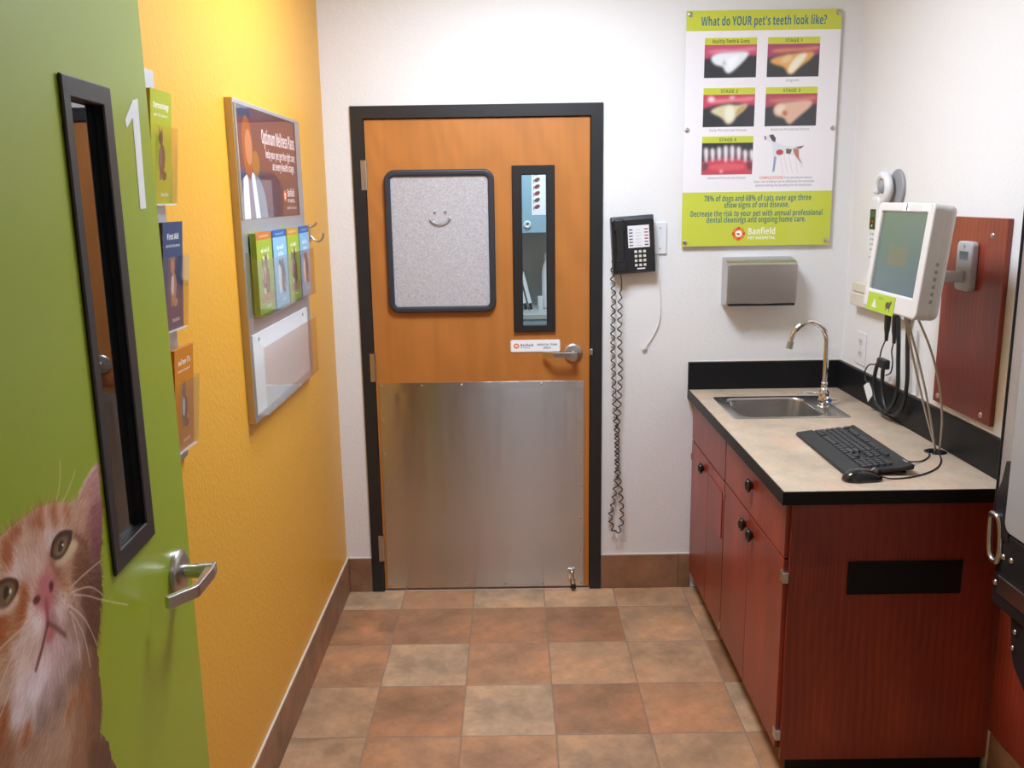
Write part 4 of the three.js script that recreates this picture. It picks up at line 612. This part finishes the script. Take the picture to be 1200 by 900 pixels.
{
  const f = thing('faucet', 'chrome gooseneck faucet standing on the sink rim', 'faucet', [1.332, CT + 0.0037, 0.358]);
  part(f, 'base_flange', lathe([[0, 0.006], [0.018, 0.006], [0.026, 0.003], [0.027, 0]], 28), M.chrome);
  part(f, 'valve_body', lathe([[0, 0.072], [0.012, 0.072], [0.013, 0.062], [0.017, 0.056], [0.019, 0.046], [0.017, 0.036], [0.021, 0.026], [0.021, 0.012], [0.016, 0.006]], 28), M.chrome);
  const cross = cyl(0.012, 0.012, 0.06, 20).rotateX(Math.PI / 2).translate(0, 0.032, 0.004); part(f, 'cross_tube', cross, M.chrome);
  const h1 = part(f, 'cold_handle', mergeGeometries([lathe([[0, 0.018], [0.011, 0.016], [0.013, 0.008], [0.012, 0]], 20).rotateX(Math.PI / 2).translate(0.004, 0.032, 0.034), cyl(0.004, 0.005, 0.05, 12).rotateZ(Math.PI / 2).translate(0.008, 0.032, 0.044)]), M.chrome);
  part(h1, 'blue_cap', cyl(0.008, 0.008, 0.003, 18).rotateX(Math.PI / 2).translate(0.004, 0.032, 0.0535), std({ color: lin(0.03, 0.08, 0.3), roughness: 0.3 }));
  const h2 = part(f, 'hot_handle', mergeGeometries([lathe([[0, 0.018], [0.011, 0.016], [0.013, 0.008], [0.012, 0]], 20).rotateX(-Math.PI / 2).translate(0, 0.036, -0.022), cyl(0.0042, 0.0055, 0.075, 12).rotateZ(Math.PI / 2 - 0.1).translate(-0.038, 0.043, -0.034)]), M.chrome);
  part(f, 'collar', lathe([[0, 0.094], [0.010, 0.094], [0.0135, 0.09], [0.0135, 0.078], [0.0115, 0.072]], 24), M.chrome);
  const pts = [[0, 0.088, 0], [0, 0.16, 0], [-0.001, 0.235, 0]]; for (let i = 1; i <= 10; i++) { const t = R(i * 16.5); pts.push([-0.069 + 0.068 * Math.cos(t), 0.250 + 0.076 * Math.sin(t), 0]); } const e = pts[pts.length - 1]; pts.push([e[0] - 0.004, e[1] - 0.022, 0]);
  part(f, 'gooseneck', tube(pts, 0.0105, 70, 14), M.chrome);
  part(f, 'aerator', cyl(0.0122, 0.0130, 0.028, 18).rotateZ(-0.18).translate(e[0] - 0.006, e[1] - 0.030, 0), M.satin);
}

// ------------------------------------------------------------------ keyboard, mouse, grommet
{
  const k = thing('keyboard', 'black computer keyboard lying on the beige worktop', 'keyboard', [1.197, CT + 0.0005, 1.005], -Math.PI / 2);
  const side = poly([[0.103, 0.002], [0.100, 0.010], [0.046, 0.017], [0.040, 0.014], [-0.066, 0.026], [-0.092, 0.034], [-0.100, 0.030], [-0.098, 0.018], [-0.08, 0.014], [0.09, 0.0015]]);
  part(k, 'body', plate(side, -0.232, 0.232, 0.003).rotateY(-Math.PI / 2).scale(1, 1, 1), M.blackPlastic).position.set(0, 0, 0);
  part(k, 'palm_rest', plate(poly([[0.1015, 0.0105], [0.099, 0.0125], [0.049, 0.0192], [0.047, 0.0172]]), -0.226, 0.226, 0.0006).rotateY(-Math.PI / 2), std({ color: lin(0.022, 0.024, 0.028), roughness: 0.5 }));
  for (const s of [-1, 1]) part(k, 'foot', bx(s * 0.19 - 0.014, s * 0.19 + 0.014, 0, 0.02, -0.088, -0.080, 0.002), M.blackPlastic);
  const km = std({ color: lin(0.040, 0.042, 0.047), roughness: 0.38 }), leg = std({ color: lin(0.30, 0.30, 0.32), roughness: 0.6 }), cache = {};
  const kgeo = (w) => cache[w] ??= (() => { const g = new THREE.CylinderGeometry(0.56, 0.67, 0.007, 4, 1).rotateY(Math.PI / 4); g.scale(w - 0.0012, 1, 0.0165); g.translate(0, 0.0035, 0); return g; })();
  const tilt = Math.atan2(0.012, 0.106), topY = (z) => 0.0135 + (0.040 - z) * Math.tan(tilt);
  const key = (x, z, w) => { const m = part(k, 'key', kgeo(w), km); m.position.set(x, topY(z), z); m.rotation.x = tilt; };
  const U = 0.0187, X0 = -0.222, rowsK = [-0.064, -0.038, -0.0195, -0.001, 0.0175, 0.034];
  { const f = [0, 2, 3, 4, 5, 6.6, 7.6, 8.6, 9.6, 11, 12, 13, 14]; f.forEach((a) => key(X0 + (a + 0.5) * U, rowsK[0], U)); [15.3, 16.3, 17.3].forEach((a) => key(X0 + (a + 0.5) * U, rowsK[0], U)); }
  const R5 = [[1, 1, 1, 1, 1, 1, 1, 1, 1, 1, 1, 1, 1, 2], [1.5, 1, 1, 1, 1, 1, 1, 1, 1, 1, 1, 1, 1, 1.5], [1.75, 1, 1, 1, 1, 1, 1, 1, 1, 1, 1, 1, 2.25], [2.25, 1, 1, 1, 1, 1, 1, 1, 1, 1, 1, 2.75], [1.25, 1.25, 1.25, 6.25, 1.25, 1.25, 1.25, 1.25]];
  R5.forEach((row, r) => { let a = 0; row.forEach((w) => { key(X0 + (a + w / 2) * U, rowsK[r + 1], w * U); a += w; }); });
  for (const [r, cs] of [[1, [15.3, 16.3, 17.3]], [2, [15.3, 16.3, 17.3]], [4, [16.3]], [5, [15.3, 16.3, 17.3]]]) cs.forEach((a) => key(X0 + (a + 0.5) * U, rowsK[r], U));
  for (let r = 1; r <= 5; r++) for (let a = 0; a < 4; a++) key(X0 + (18.8 + a + 0.5) * U, rowsK[r], U);
  part(k, 'badge', bx(0.185, 0.212, 0.0335, 0.0342, -0.088, -0.082, 0), M.greyPlastic).rotation.x = 0.0;
  part(k, 'cable', tube([[0.13, 0.018, -0.097], [0.128, 0.010, -0.13], [0.10, 0.003, -0.18], [0.05, 0.003, -0.225], [0.004, 0.006, -0.247], [0.0, 0.004, -0.258]], 0.0022, 50, 6), M.blackPlastic);
}
{
  const m = thing('mouse', 'glossy black computer mouse at the end of the worktop', 'mouse', [1.130, CT + 0.0005, 1.272], -Math.PI / 2 + 0.1);
  const g = new THREE.SphereGeometry(1, 40, 24); { const p = g.attributes.position; for (let i = 0; i < p.count; i++) { let x = p.getX(i), y = p.getY(i), z = p.getZ(i); const s = (q, e) => Math.sign(q) * Math.pow(Math.abs(q), e); const w = 0.032 * (1 - 0.10 * Math.exp(-((z + 0.1) ** 2) / 0.15)); const hgt = 0.036 * (1 - 0.28 * (1 - (z + 0.25)) * 0.35 - (z < 0 ? 0.22 * z * z : 0.06 * z * z)); p.setXYZ(i, s(x, 0.8) * w, y < 0 ? 0.0 + Math.max(y, -0.25) * 0.0 + 0.001 : 0.001 + y * hgt, s(z, 0.85) * 0.059); } g.computeVertexNormals(); }
  part(m, 'shell', g, M.blackGloss);
  part(m, 'wheel', cyl(0.009, 0.009, 0.006, 18).rotateZ(Math.PI / 2).translate(0, 0.0255, -0.036), M.greyPlastic);
  part(m, 'button_seam', bx(-0.0006, 0.0006, 0.020, 0.0282, -0.055, -0.022, 0), M.rubber);
  const w2l = new THREE.Matrix4().compose(m.position, new THREE.Quaternion().setFromEuler(m.rotation), V(1, 1, 1)).invert();
  part(m, 'cable', tube([[1.184, CT + 0.010, 1.272], [1.21, CT + 0.0035, 1.272], [1.27, CT + 0.003, 1.262], [1.35, CT + 0.003, 1.215], [1.41, CT + 0.003, 1.150], [1.445, CT + 0.004, 1.085], [1.461, CT + 0.0066, 1.032], [1.465, CT + 0.0045, 1.013]].map((p) => V(...p)), 0.0022, 60, 6).applyMatrix4(w2l), M.blackPlastic);
  const gm = thing('cable_grommet', 'round black cable grommet set in the worktop near the wall', 'grommet', [1.468, CT + 0.0004, 1.0]);
  part(gm, 'ring', lathe([[0.017, 0], [0.018, 0.0028], [0.030, 0.0032], [0.0335, 0.0015], [0.034, 0]], 36), M.blackGloss); part(gm, 'insert', cyl(0.0165, 0.0165, 0.001, 28).translate(0, 0.0008, 0), M.rubber);
}

// ------------------------------------------------------------------ right wall: wood panel, arm, monitor
{
  const w = thing('mounting_panel', 'tall cherry wood panel on the wall behind the monitor', 'wood panel', [XR, 1.0435, 1.0404], -Math.PI / 2); // local x = z - 1.04
  part(w, 'panel', bx(-0.176, 0.178, 0, 0.595, 0.0005, 0.0145, 0.0012), M.cherry);
  for (const [x, y] of [[-0.145, 0.022], [0.125, 0.022], [0.10, 0.545], [-0.145, 0.555]]) part(w, 'screw', lathe([[0, 0.004], [0.006, 0.0035], [0.009, 0]], 16).rotateX(Math.PI / 2).translate(x, y, 0.0145), M.satin);
  const a = thing('wall_bracket', 'grey wall bracket with a short arm holding the monitor', 'bracket', [XR - 0.0148, 1.4204, 1.0302], -Math.PI / 2);
  part(a, 'wall_plate', plate(rrect(-0.046, 0.046, 0, 0.148, 0.016), 0, 0.022, 0.005, 6, 2), M.puttyDark);
  part(a, 'badge', bx(-0.026, 0.026, 0.092, 0.118, 0.0221, 0.0228, 0.0002), M.blackGloss);
  part(a, 'screw', cyl(0.006, 0.006, 0.002, 14).rotateX(Math.PI / 2).translate(0, 0.134, 0.0228), M.satin);
  part(a, 'arm', bx(-0.016, 0.016, 0.026, 0.060, 0.021, 0.150, 0.005, 2), M.puttyDark);
  const m = thing('monitor', 'putty coloured flat monitor held off the wall by an arm', 'monitor', [1.2664, 1.5272, 1.0888], -Math.PI / 2); m.rotation.order = 'YXZ'; m.rotation.x = R(-6); m.scale.setScalar(1.0265);
  const shell = part(m, 'shell', mergeGeometries([bx(-0.182, 0.182, -0.1575, 0.1535, -0.062, -0.009, 0.020, 4), bx(-0.13, 0.13, -0.12, 0.11, -0.078, -0.050, 0.018, 3)]), M.putty);
  part(m, 'bezel', plate(ring([-0.1825, 0.1825, -0.158, 0.154], [-0.155, 0.145, -0.103, 0.128], 0.018, 0.003), -0.030, 0.006, 0.005, 6, 3), M.putty);
  const st = canvasTex(512, 400, (c, w, h) => { rr(c, 0, 0, w, h, '#6f8578'); const g = c.createLinearGradient(0, 0, 0, h); g.addColorStop(0, '#748a70'); g.addColorStop(1, '#6c8088'); c.fillStyle = g; c.fillRect(0, 0, w, h); rr(c, w * 0.26, h * 0.42, w * 0.42, h * 0.24, '#84866a'); });
  part(m, 'screen', card(-0.1575, 0.1475, -0.1055, 0.1305, -0.0088, -0.0025), phy({ color: lin(0.03, 0.035, 0.035), roughness: 0.25, emissive: 0xffffff, emissiveMap: st, emissiveIntensity: 0.62 }));
  const sg = bx(-0.004, 0.004, -0.005, 0.005, 0, 0.0008, 0); for (let i = 0; i < 6; i++) { const s = part(m, 'vent_slot', sg, M.greyPlastic); s.rotation.y = Math.PI / 2; s.position.set(0.1822, -0.105 + i * 0.02, -0.028); }
  const s1 = canvasTex(128, 64, (c, w, h) => { rr(c, 0, 0, w, h, '#f2efe8'); dogFig(c, w * 0.5, h * 0.55, 40, '#3a2e2a', '#6a5a50'); });
  part(m, 'sticker', card(-0.010, 0.040, 0.131, 0.153, 0.0061, 0.0068), std({ map: s1, roughness: 0.5 }), 'white sticker with a dark animal');
  part(m, 'asset_tag', card(0.112, 0.165, 0.132, 0.153, 0.0061, 0.0068), M.paper);
  const s2 = canvasTex(400, 110, (c, w, h) => { rr(c, 0, 0, w, h, '#a9bf33'); c.fillStyle = '#d9d8c4'; c.beginPath(); c.moveTo(w * 0.18, h * 0.8); c.lineTo(w * 0.27, h * 0.3); c.lineTo(w * 0.38, h * 0.8); c.fill(); c.fillStyle = '#5c4a34'; c.beginPath(); c.ellipse(w * 0.78, h * 0.5, 36, 20, 0, 0, 7); c.fill(); c.fillRect(w * 0.71, h * 0.5, 8, 36); c.fillRect(w * 0.84, h * 0.5, 8, 36); c.beginPath(); c.arc(w * 0.87, h * 0.34, 12, 0, 7); c.fill(); scribble(c, w * 0.5, h * 0.3, 70, 16, '#4f7a3c'); });
  part(m, 'green_label', card(-0.146, 0.046, -0.166, -0.112, 0.0061, 0.0072), std({ map: s2, roughness: 0.5 }));
  // its cream cables run down to the grommet
  const w2l = new THREE.Matrix4().compose(m.position, new THREE.Quaternion().setFromEuler(m.rotation), m.scale).invert();
  for (const pts of [[[1.305, 1.376, 1.061], [1.3498, 1.2596, 1.0552], [1.3915, 1.1432, 1.0435], [1.4302, 1.0269, 1.0257], [1.4563, 0.9431, 1.0093], [1.466, 0.9105, 1.002]], [[1.318, 1.376, 1.102], [1.3789, 1.2596, 1.0925], [1.4258, 1.1432, 1.073], [1.4586, 1.0269, 1.0435], [1.4736, 0.9431, 1.0161], [1.4775, 0.9105, 1.004]], [[1.311, 1.376, 1.045], [1.3484, 1.2596, 1.0285], [1.3878, 1.1432, 1.014], [1.4291, 1.0269, 1.0015], [1.4602, 0.9431, 0.9937], [1.4725, 0.9105, 0.991]]]) part(m, 'cable', tube(pts.map((p) => V(...p)), 0.0036, 50, 8).applyMatrix4(w2l), M.cable);
}
{ // diagnostic set: cream transformer, two black handles on coiled cords
  const t = thing('diagnostic_set', 'cream wall transformer with two black instrument handles on coiled cords', 'instrument set', [XR, 1.2787, 0.36], -Math.PI / 2);
  const w2l = new THREE.Matrix4().compose(t.position, new THREE.Quaternion().setFromEuler(t.rotation), V(1, 1, 1)).invert(), X = 1.468, px = (u, v, x = X) => P(u, v, 'x', x), L = (g) => g.applyMatrix4(w2l);
  part(t, 'transformer', bx(-0.20, 0.30, 0, 0.052, 0.0005, 0.042, 0.005, 2), M.cream); part(t, 'transformer_top', bx(-0.20, 0.30, 0.054, 0.09, 0.0005, 0.036, 0.005, 2), M.cream);
  const handle = (u, v0, v1) => { const a = px(u, v0), g = lathe([[0, 0], [0.006, 0.002], [0.0075, 0.03], [0.0105, 0.045], [0.0115, 0.10], [0.010, 0.104], [0, 0.104]], 18); const b = px(u, v1); return L(g.translate(b.x, b.y, b.z)); };
  part(t, 'handle', handle(1038.5, 362, 400), M.blackPlastic); part(t, 'handle', handle(1047.5, 365, 403), M.blackPlastic);
  const coil = (pts, r) => tube(pts.map(([u, v, x]) => px(u, v, x ?? X)), r, 70, 8);
  part(t, 'coiled_cord', L(coil([[1053, 372], [1053, 400], [1052.6, 425], [1051.9, 452], [1047.9, 470], [1037.4, 482], [1027, 472], [1024, 452], [1027, 431], [1031, 422]], 0.0076)), M.blackPlastic);
  part(t, 'coiled_cord', L(coil([[1064, 374, 1.479], [1063.5, 405, 1.479], [1062.6, 452, 1.479], [1057, 477, 1.479], [1046.7, 486, 1.479], [1037.6, 477, 1.479], [1034, 456, 1.479], [1035, 431, 1.474], [1037, 424, 1.468]], 0.0076)), M.blackPlastic);
  part(t, 'thin_cord', L(coil([[1038, 398], [1033, 410], [1029, 425], [1018, 428], [1013.5, 436], [1014.5, 446], [1020, 448]], 0.0026)), M.blackPlastic);
  part(t, 'thin_cord', L(coil([[1047, 402], [1045, 412], [1046, 424], [1044, 436], [1038, 440]], 0.0026)), M.blackPlastic);
  { const a = px(1035, 426, 1.457); part(t, 'strap', L(bx(-0.012, 0.012, -0.017, 0.017, -0.034, 0.034, 0.006, 2).translate(a.x, a.y, a.z)), M.blackPlastic); }
  { const a = px(1018, 447), b = px(1012, 452), c = px(1017, 471), d = px(1023, 462); const g = new THREE.BufferGeometry().setFromPoints([a, b, c, a, c, d].map((p) => p)); const g2 = g.clone().translate(0.001, 0, 0.0); const all = mergeGeometries([g, g2]); all.computeVertexNormals(); const s = poly([[a.z, a.y], [b.z, b.y], [c.z, c.y], [d.z, d.y]]); part(t, 'paper_tag', L(plate(s, 0, 0.0012).rotateY(-Math.PI / 2).translate(1.469, 0, 0)), M.paper, 'white tag'); }
}
{ // white hand-held device on a round wall holder
  const d = thing('wall_scanner', 'white hand-held device with a dark display hanging on a round holder', 'device', [XR, 1.484, 0.365], -Math.PI / 2); // local x = z - 0.365, z = XR - x
  part(d, 'holder', plate(new THREE.Shape().absellipse(0.085, 0.240, 0.062, 0.072, 0, 2 * Math.PI), 0.0005, 0.012, 0.003, 24), M.greyPlastic);
  part(d, 'body', plate(rrect(-0.045, 0.038, -0.01, 0.215, 0.022), 0.006, 0.050, 0.008, 8, 3), M.whitePlastic);
  const pts = []; for (let i = 0; i <= 22; i++) { const a = R(190 - i * 11.6); pts.push([0.035 + 0.052 * Math.cos(a), 0.245 + 0.046 * Math.sin(a), 0.036]); }
  part(d, 'handle_loop', capsTube(pts, 0.0155, 44, 14), M.whitePlastic);
  part(d, 'sensor_head', new THREE.SphereGeometry(0.024, 20, 14).scale(1, 1.1, 0.7).translate(0.028, 0.252, 0.034), M.greyPlastic);
  const tex = canvasTex(96, 140, (c, w, h) => { rr(c, 0, 0, w, h, '#1d2622'); rr(c, 14, 10, w - 28, 44, '#3e5a4e'); rr(c, 40, 76, 20, 18, '#b8402e'); rr(c, 34, 108, 18, 16, '#c8c8c8'); });
  part(d, 'display', card(-0.030, 0.020, 0.097, 0.170, 0.0501, 0.0512), std({ map: tex, roughness: 0.25 }));
  const dg = bx(-0.005, 0.005, -0.003, 0.003, 0, 0.0008, 0); for (let i = 0; i < 4; i++) for (const s of [-1, 1]) part(d, 'button', dg, M.greyPlastic).position.set(s * 0.009 - 0.003 + i * 0.002, 0.080 - i * 0.019, 0.0501);
}
{ // duplex outlet
  const o = thing('outlet', 'white double power outlet on the wall above the backsplash', 'outlet', [XR, 1.0405, 0.212], -Math.PI / 2);
  part(o, 'cover_plate', plate(rrect(-0.047, 0.047, 0, 0.132, 0.004), 0.0004, 0.006, 0.002), M.whitePlastic);
  for (const y of [0.030, 0.078]) { const s = part(o, 'socket', plate(rrect(-0.017, 0.017, y, y + 0.028, 0.009), 0.006, 0.0076, 0.0005), M.putty); for (const x of [-0.006, 0.006]) part(s, 'slot', bx(x - 0.0011, x + 0.0011, y + 0.012, y + 0.021, 0.0076, 0.0079, 0), M.rubber); }
  part(o, 'screw', cyl(0.003, 0.003, 0.001, 10).rotateX(Math.PI / 2).translate(0, 0.067, 0.0065), M.satin);
}
// ------------------------------------------------------------------ folded wall table at the right
{
  const lw = thing('wall_panel_board', 'low cherry board on the wall below the folded table', 'wood panel', [XR, 0.135, 1.370], -Math.PI / 2);
  part(lw, 'board', bx(0, 1.1, 0.030, 1.0, 0.0005, 0.0145, 0.001), M.cherry);
  const t = thing('folding_table', 'grey steel exam table folded up against the wall with black brackets', 'folding table', [1.44, 0.5, 1.53]);
  wpart(t, 'table_top', bx(1.392, 1.425, 0.885, 1.75, 1.506, 2.42, 0.004), M.aluminium);
  wpart(t, 'wall_brace', bx(1.426, 1.509, 0.90, 0.98, 1.62, 1.70, 0.003), M.blackPaint);
  wpart(t, 'edge_trim', bx(1.388, 1.427, 0.885, 1.75, 1.5005, 1.5055, 0.002), M.blackPaint);
  wpart(t, 'inner_panel', plate(rrect(1.585, 2.34, 0.868, 1.68, 0.03), 0, 0.02, 0.003).rotateY(-Math.PI / 2).translate(1.3915, 0, 0), M.greyPanel);
  const hp = [[1.560, 1.045], [1.585, 1.052], [1.592, 1.03], [1.588, 0.96], [1.60, 0.84], [1.56, 0.84], [1.535, 0.90], [1.530, 0.95], [1.548, 0.99]];
  wpart(t, 'handle', plate(poly(hp), 0, 0.018, 0.004, 4, 2).rotateY(-Math.PI / 2).translate(1.392, 0, 0), M.blackPaint);
  wpart(t, 'latch_loop', tube([[1.378, 0.880, 1.512], [1.372, 0.893, 1.525], [1.372, 0.893, 1.552], [1.376, 0.87, 1.560], [1.376, 0.80, 1.570], [1.374, 0.775, 1.565], [1.374, 0.772, 1.545], [1.374, 0.785, 1.530], [1.376, 0.84, 1.516]], 0.0075, 60, 8, true), M.satin);
  wpart(t, 'bracket', bx(1.380, 1.509, 0.655, 0.860, 1.545, 1.80, 0.008, 2), M.blackPaint);
  for (const [z, y] of [[1.582, 0.795], [1.618, 0.800], [1.557, 0.715]]) wpart(t, 'bolt', lathe([[0, 0.005], [0.006, 0.004], [0.008, 0]], 14).rotateZ(Math.PI / 2).translate(1.380, y, z), M.satin);
  wpart(t, 'name_plate', bx(1.376, 1.3795, 0.694, 0.742, 1.572, 1.78, 0.001), M.satin);
  const ap = new THREE.Shape(); ap.moveTo(1.612, 0.654); ap.lineTo(1.632, 0.56); ap.quadraticCurveTo(1.638, 0.53, 1.67, 0.51); ap.lineTo(1.80, 0.42); ap.lineTo(1.80, 0.654); ap.closePath();
  wpart(t, 'support_arm', plate(ap, 0, 0.11, 0.003, 10).rotateY(-Math.PI / 2).translate(1.505, 0, 0), M.blackPaint);
  for (const [z, y] of [[1.648, 0.62], [1.645, 0.575]]) wpart(t, 'bolt', lathe([[0, 0.004], [0.005, 0.003], [0.007, 0]], 12).rotateZ(Math.PI / 2).translate(1.390, y, z), M.steelPlain);
}

// ------------------------------------------------------------------ seen through the door window
{
  const blue = std({ color: lin(0.30, 0.46, 0.54), roughness: 0.5 }), teal = std({ color: lin(0.30, 0.36, 0.35), roughness: 0.4 });
  const u = thing('upper_cabinet', 'pale blue wall cabinet seen through the door window', 'cabinet', [0.3, 1.49, -2.3]);
  wpart(u, 'body', bx(-0.6, 1.2, 1.49, 2.25, -2.4995, -2.12, 0.002), blue); for (const [a, b] of [[-0.598, -0.152], [-0.148, 0.418], [0.422, 1.198]]) { const d = wpart(u, 'door', bx(a, b, 1.492, 2.246, -2.1195, -2.10, 0.002), blue); if (a < 0 && b > 0) part(d, 'ring_pull', new THREE.TorusGeometry(0.017, 0.0075, 10, 28).translate(0.237 - 0.3, 1.545 - 1.49, -2.094 + 2.3), M.whitePlastic); }
  const tex = canvasTex(300, 520, (c, w, h) => { rr(c, 0, 0, w, h, '#f2f3f5'); for (let i = 0; i < 9; i++) { c.fillStyle = i % 3 === 1 ? '#6a4a3c' : '#8e3a3c'; c.beginPath(); c.ellipse(44, 40 + i * 52, 24, 15, -0.5, 0, 7); c.fill(); rr(c, 14, 36 + i * 52, 6, 30, '#9a3a44'); rr(c, 110, 36 + i * 52, 150, 7, '#b9bcc4'); rr(c, 110, 50 + i * 52, 110, 7, '#c4c7ce'); } });
  const pp = thing('paper_chart', 'white paper chart taped to the pale blue cabinet', 'chart', [0.385, 1.604, -2.0995]); part(pp, 'print', card(-0.118, 0.12, 0, 0.42, 0, 0.001), std({ map: tex, roughness: 0.6 }));
  const l = thing('lower_cabinet', 'grey cabinet with drawers seen low through the door window', 'cabinet', [0.3, 0, -2.2]);
  wpart(l, 'body', bx(-0.6, 1.2, 0.001, 0.948, -2.4995, -1.98, 0.002), teal); for (const [a, b] of [[-0.598, -0.15], [-0.146, 0.256], [0.26, 0.70], [0.704, 1.198]]) { wpart(l, 'drawer', bx(a, b, 0.80, 0.944, -1.9795, -1.962, 0.002), blue); wpart(l, 'door', bx(a, b, 0.10, 0.796, -1.9795, -1.962, 0.002), blue); }
  const ct = thing('treatment_counter', 'grey counter seen through the door window', 'counter', [0.3, 0.9485, -2.2]); wpart(ct, 'slab', bx(-0.6, 1.2, 0.9485, 0.982, -2.4995, -1.955, 0.003), std({ color: lin(0.45, 0.47, 0.45), roughness: 0.35 }));
  const bs = thing('steel_splashback', 'dull steel splashback behind the binders', 'splashback', [0.3, 0.9825, -2.498]); wpart(bs, 'sheet', bx(-0.6, 1.2, 0.9825, 1.4895, -2.4995, -2.492, 0.001), std({ color: lin(0.36, 0.38, 0.36), metalness: 0.6, roughness: 0.4 }));
  const bt = [['white ring binder leaning on the treatment counter', 0.238, -0.30, M.paper], ['white ring binder with a dark foot leaning beside another binder', 0.274, -0.30, M.whitePlastic]];
  bt.forEach(([lab, x, a, mat]) => { const b = thing('binder', lab, 'binder', [x, 0.9835, -2.28], 0, 'binders on the treatment counter'); b.rotation.z = -a * 0.8; b.position.y += 0.0; part(b, 'cover', bx(-0.024, 0.0, 0.0005, 0.25, -0.10, 0.10, 0.002).translate(0, 0, 0), mat); part(b, 'foot_label', bx(-0.0225, -0.0015, 0.006, 0.05, 0.1002, 0.101, 0), M.blackPlastic); });
  const bo = thing('spray_bottle', 'white bottle with a slim neck standing beside the binders', 'bottle', [0.362, 0.9825, -2.27]); part(bo, 'body', lathe([[0, 0], [0.026, 0], [0.029, 0.01], [0.029, 0.24], [0.02, 0.29], [0.010, 0.31], [0.010, 0.32]], 24), M.whitePlastic); part(bo, 'cap', lathe([[0, 0.37], [0.008, 0.37], [0.012, 0.35], [0.012, 0.322], [0, 0.321]], 18), M.cream);
  const jr = thing('cup', 'small white cup between the binders and the bottle', 'cup', [0.322, 0.9825, -2.20]); part(jr, 'wall', lathe([[0, 0.003], [0.016, 0.003], [0.019, 0.09], [0.021, 0.09], [0.018, 0], [0, 0]], 20), M.whitePlastic);
}
renderer.render(scene, camera);
